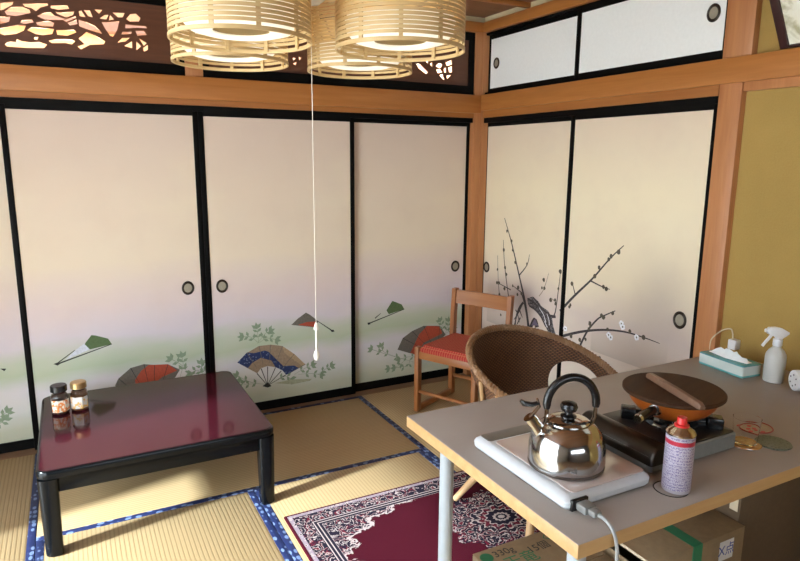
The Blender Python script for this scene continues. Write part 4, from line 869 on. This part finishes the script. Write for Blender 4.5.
# ------------------------------------------------------------------ cardboard boxes under the desk
def carton(loc, sx, sy, h, label, rot=0, name='cardboard_box', CARD=CARD):
    e = thing(name, label, 'box', (loc[0], loc[1], .0008 if len(loc) < 3 else loc[2]), rot, 'cardboard boxes under the desk')
    m = MB(); m.box(-sx, -sy, 0, sx, sy, h - .003, 0, .003); m.build('carton_walls', CARD, e)
    for s in (-1, 1):
        m = MB(); m.box(-sx + .001, s * .0012, h - .003, sx - .001, s * sy, h + .0005, 0, .0012); m.build('top_flap', CARD, e)
    return e
TXT = plain('print_black', (.03, .03, .025), .7); TXG = plain('print_green', (.02, .16, .07), .7); TXB = plain('print_blue', (.03, .06, .30), .6)
b1 = carton((-1.235, -2.275), .195, .195, .25, 'printed cardboard box with green lettering under the left end of desk')
def on_top(u, v, h, rot=0): return Matrix.Translation((u, v, h)) @ Matrix.Rotation(rot, 4, 'Z')
curved_text('330g', .042, TXT, 'print_weight', b1, on_top(-.098, .158, .2507))
curved_text('15個', .044, TXT, 'print_count', b1, on_top(.022, .128, .2507))
curved_text('天竜', .062, TXG, 'print_name', b1, on_top(-.068, .100, .2507))
curved_text('くらし', .036, TXG, 'print_line', b1, on_top(.115, .158, .2507), 'CENTER')
m = MB(); m.lathe([(0, .2512), (.022, .2511), (.0225, .2506)], 28, c=(-.165, .158, 0)); m.build('print_mark', TXG, b1)
b2 = carton((-.790, -2.242), .226, .188, .30, 'cardboard box with green tape and white sticker under the desk middle')
m = MB(); m.box(-.035, -.1895, .20, .010, .187, .3012); m.build('green_tape', GREENT, b2)
m = MB(); m.box(.100, -.1893, .205, .170, -.1875, .275); stk = m.build('sticker', plain('white_sticker', (.62, .62, .62), .5), b2)
curved_text('X点', .048, TXB, 'sticker_print', b2, Matrix.Translation((.135, -.1896, .240)) @ Matrix.Rotation(PI / 2, 4, 'X'))
m = MB(); m.box(-.2260, -.187, .26, -.2245, .187, .3035); m.build('lit_edge', CARD_LIT, b2)  # window light on the box's left face, painted as a pale strip
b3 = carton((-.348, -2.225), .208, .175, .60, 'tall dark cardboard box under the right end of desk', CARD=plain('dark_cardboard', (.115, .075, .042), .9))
m = MB(); m.box(-.2105, -.168, .330, -.2085, -.138, .375, 0, .0006); m.build('lit_slip', CARD_LIT, b3)  # lit bit of the left face, painted in as a pale slip

# ------------------------------------------------------------------ framed picture leaning on the beam
FP = thing('picture_frame', 'dark framed picture leaning forward on the beam at upper right', 'picture', (-.020, -2.413, 1.9375), 0)
tilt = Matrix.Translation((0, 0, 0)) @ Matrix.Rotation(R(-31), 4, 'Y')
FRD = wood('frame_wood', (.030, .010, .010), (.055, .018, .018), 'z', .35)
W_, H_ = .395, .48
for y0, z0, y1, z1 in ((-W_, 0, -W_ + .034, H_), (W_ - .034, 0, W_, H_), (-W_ + .034, 0, W_ - .034, .012), (-W_ + .034, H_ - .034, W_ - .034, H_)):
    m = MB(); m.M = tilt; m.box(-.012, y0, z0, .010, y1, z1, 0, .004); m.build('frame_bar', FRD, FP)
t = NT('picture_sheet'); n = t.noise(scale=9, detail=6, dist=.5)
t.P(color=t.ramp(n, [(.35, (.45, .42, .25)), (.46, (.80, .78, .64)), (.7, (.88, .87, .78))]), rough=.4); 
m = MB(); m.M = tilt; m.box(-.002, -W_ + .032, .010, .006, W_ - .032, H_ - .032); m.build('picture_sheet', t.m, FP)

# ------------------------------------------------------------------ ceiling lamp with four bamboo shades
LP = thing('ceiling_lamp', 'ceiling lamp with four round bamboo hoop shades and a pull cord', 'lamp', (-1.836, -1.765, CZ))
t = NT('bamboo'); n = t.noise(t.map(scale=(6, 6, 160)), scale=1, detail=3)
t.P(color=t.ramp(n, [(.3, (.50, .33, .14)), (.7, (.64, .46, .22))]), rough=.5); BAM = t.m
t.b.inputs['Subsurface Radius'].default_value = (.01, .006, .003)
t = NT('lamp_diffuser'); t.P(color=(.85, .82, .72), rough=.4, emit=(1.0, .95, .78), emit_s=.13); DIFF = t.m
t = NT('lamp_bulb'); t.P(color=(1, 1, 1), emit=(1.0, .83, .52), emit_s=.5); BULB = t.m
DARKM = plain('dark_metal', (.05, .04, .035), .35, metal=.8)
m = MB(); m.lathe([(0, 0), (.075, 0), (.075, -.02), (.03, -.045), (.012, -.05), (.012, -.36), (.05, -.37), (.055, -.42), (.045, -.435)], 36); m.build('hub', DARKM, LP)
t = NT('hub_glass'); t.P(color=(.75, .78, .80), rough=.15, spec=.8); 
m = MB(); m.lathe([(.043, -.434), (.048, -.445), (.042, -.465), (.025, -.478), (0, -.482)], 32); m.build('hub_lens', t.m, LP)
ZB = 1.800
for i, (x, y) in enumerate(((-2.068, -1.882), (-2.004, -1.482), (-1.644, -1.956), (-1.567, -1.510))):
    lx, ly, lz = x + 1.836, y + 1.765, ZB - CZ
    m = MB(); m.tube([(0, 0, -.395), (lx * .5, ly * .5, -.385), (lx, ly, -.385)], .008, 10); m.build('arm', DARKM, LP)
    sh = MB(); RS = .180; HS = .205
    sh.lathe([(RS - .004, 0), (RS + .001, 0), (RS + .001, .010), (RS - .004, .010)], 72, loop=True)
    nh = 17
    for k in range(nh):
        z = .0185 + k * (HS - .030) / (nh - 1)
        sh.lathe([(RS - .0030, z), (RS, z), (RS, z + .0083), (RS - .0030, z + .0083)], 72, loop=True)
    for k in range(10):
        a = 2 * PI * k / 10 + .3 + i * .4; mm = Matrix.Rotation(a, 4, 'Z'); sh.M = mm
        sh.box(RS - .0085, -.0055, .004, RS - .0035, .0055, HS)
    sh.M = Matrix.Identity(4)
    so = sh.build('lamp_shade', BAM, LP, (lx, ly, lz))
    m = MB(); m.lathe([(.072, .026), (.100, .020), (.130, .028), (.148, .048), (.154, .084), (.150, .084), (.144, .050), (.127, .032), (.100, .024), (.074, .030)], 56, loop=True); m.build('diffuser', DIFF, so)
    m = MB(); m.lathe([(.080, .0305), (.06, .031), (.03, .0315), (0, .0315)], 48); m.build('reflector', plain('reflector_gold_%d' % i, (.30, .20, .07), .6), so)
    m = MB(); m.lathe([(.100 + .012 * math.cos(R(a)), .064 + .012 * math.sin(R(a))) for a in range(0, 360, 30)], 48, loop=True); m.build('ring_tube', BULB, so)
    m = MB()
    for k in range(3):
        m.M = Matrix.Rotation(2 * PI * k / 3, 4, 'Z'); m.box(0, -.004, HS - .012, RS - .004, .004, HS - .006)
    m.M = Matrix.Identity(4); m.lathe([(.012, HS - .02), (.012, HS + .03)], 16); m.build('spider', DARKM, so)
    L = bpy.data.lights.new('lamp_light', 'POINT'); L.energy = LAMP_W; L.color = (1.0, .74, .40); L.shadow_soft_size = .05
    lo = bpy.data.objects.new('lamp_light', L); COL.objects.link(lo); lo.location = (x, y, ZB + .125)
m = MB(); m.tube([(0, 0, -.46), (0, 0, -1.435)], .0011, 8); pcord = m.build('pull_cord', plain('cream_string', (.78, .72, .62), .7), LP)
m = MB(); m.lathe([(r_, z_ + .04) for r_, z_ in ((.0, -1.462), (.003, -1.463), (.0085, -1.482), (.008, -1.485), (.0035, -1.487), (.0035, -1.553), (.006, -1.556), (.0095, -1.565), (.010, -1.575), (.006, -1.585), (0, -1.588))], 20); m.build('cord_handle', plain('cream_handle', (.78, .74, .66), .4), pcord)

# ------------------------------------------------------------------ daylight
W = bpy.data.worlds.new('World'); S.world = W; W.use_nodes = True
bg = W.node_tree.nodes['Background']; bg.inputs[0].default_value = SKY_C; bg.inputs[1].default_value = SKY_S
def portal(name, loc, rot, sx, sy):
    L = bpy.data.lights.new(name, 'AREA'); L.shape = 'RECTANGLE'; L.size = sx; L.size_y = sy
    L.cycles.is_portal = True
    o = bpy.data.objects.new(name, L); COL.objects.link(o); o.location = loc; o.rotation_euler = rot
portal('window_portal', (XL - .09, (OY0 + OY1) / 2, OZ / 2), (0, -PI / 2, 0), OZ, OY0 - OY1)
portal('fill_window_portal', (-1.95, YB - .06, 1.50), (PI / 2, 0, 0), 2.1, .60)
sun = bpy.data.lights.new('sun', 'SUN'); sun.energy = SUN_E; sun.angle = R(4); sun.color = (.78, .92, 1.05)
so = bpy.data.objects.new('sun', sun); COL.objects.link(so)
dv = Vector((1, .22, -.43)).normalized(); so.rotation_euler = dv.to_track_quat('-Z', 'Y').to_euler(); so.location = (-6, -2, 3)
L = bpy.data.lights.new('corridor_light', 'POINT'); L.energy = 7; L.color = (1, .70, .42); L.shadow_soft_size = .08
o = bpy.data.objects.new('corridor_light', L); COL.objects.link(o); o.location = (-2.5, .55, 1.9)
L = bpy.data.lights.new('corridor_light', 'POINT'); L.energy = 22; L.color = (1, .97, .93); L.shadow_soft_size = .08  # unseen white light, added in place of a bright corridor window
o = bpy.data.objects.new('corridor_light', L); COL.objects.link(o); o.location = (-.05, .55, 1.9)

# ------------------------------------------------------------------ camera
cam = bpy.data.cameras.new('camera'); co = bpy.data.objects.new('camera', cam); COL.objects.link(co); S.camera = co
cam.sensor_fit = 'HORIZONTAL'; cam.sensor_width = 36; cam.lens = 36 * CAM_F / 800; cam.clip_start = .02
yaw, pit, rol = CAM_R
f = Vector((-math.sin(yaw) * math.cos(pit), math.cos(yaw) * math.cos(pit), math.sin(pit))); r = Vector((math.cos(yaw), math.sin(yaw), 0)); u = r.cross(f)
r2 = r * math.cos(rol) + u * math.sin(rol); u2 = u * math.cos(rol) - r * math.sin(rol)
mw = Matrix((r2, u2, -f)).transposed().to_4x4(); mw.translation = Vector(CAM_P); co.matrix_world = mw

S.view_settings.view_transform = 'Standard'; S.view_settings.look = 'None'; S.view_settings.gamma = 1.0
S.view_settings.use_curve_mapping = False; S.view_settings.exposure = EXPO
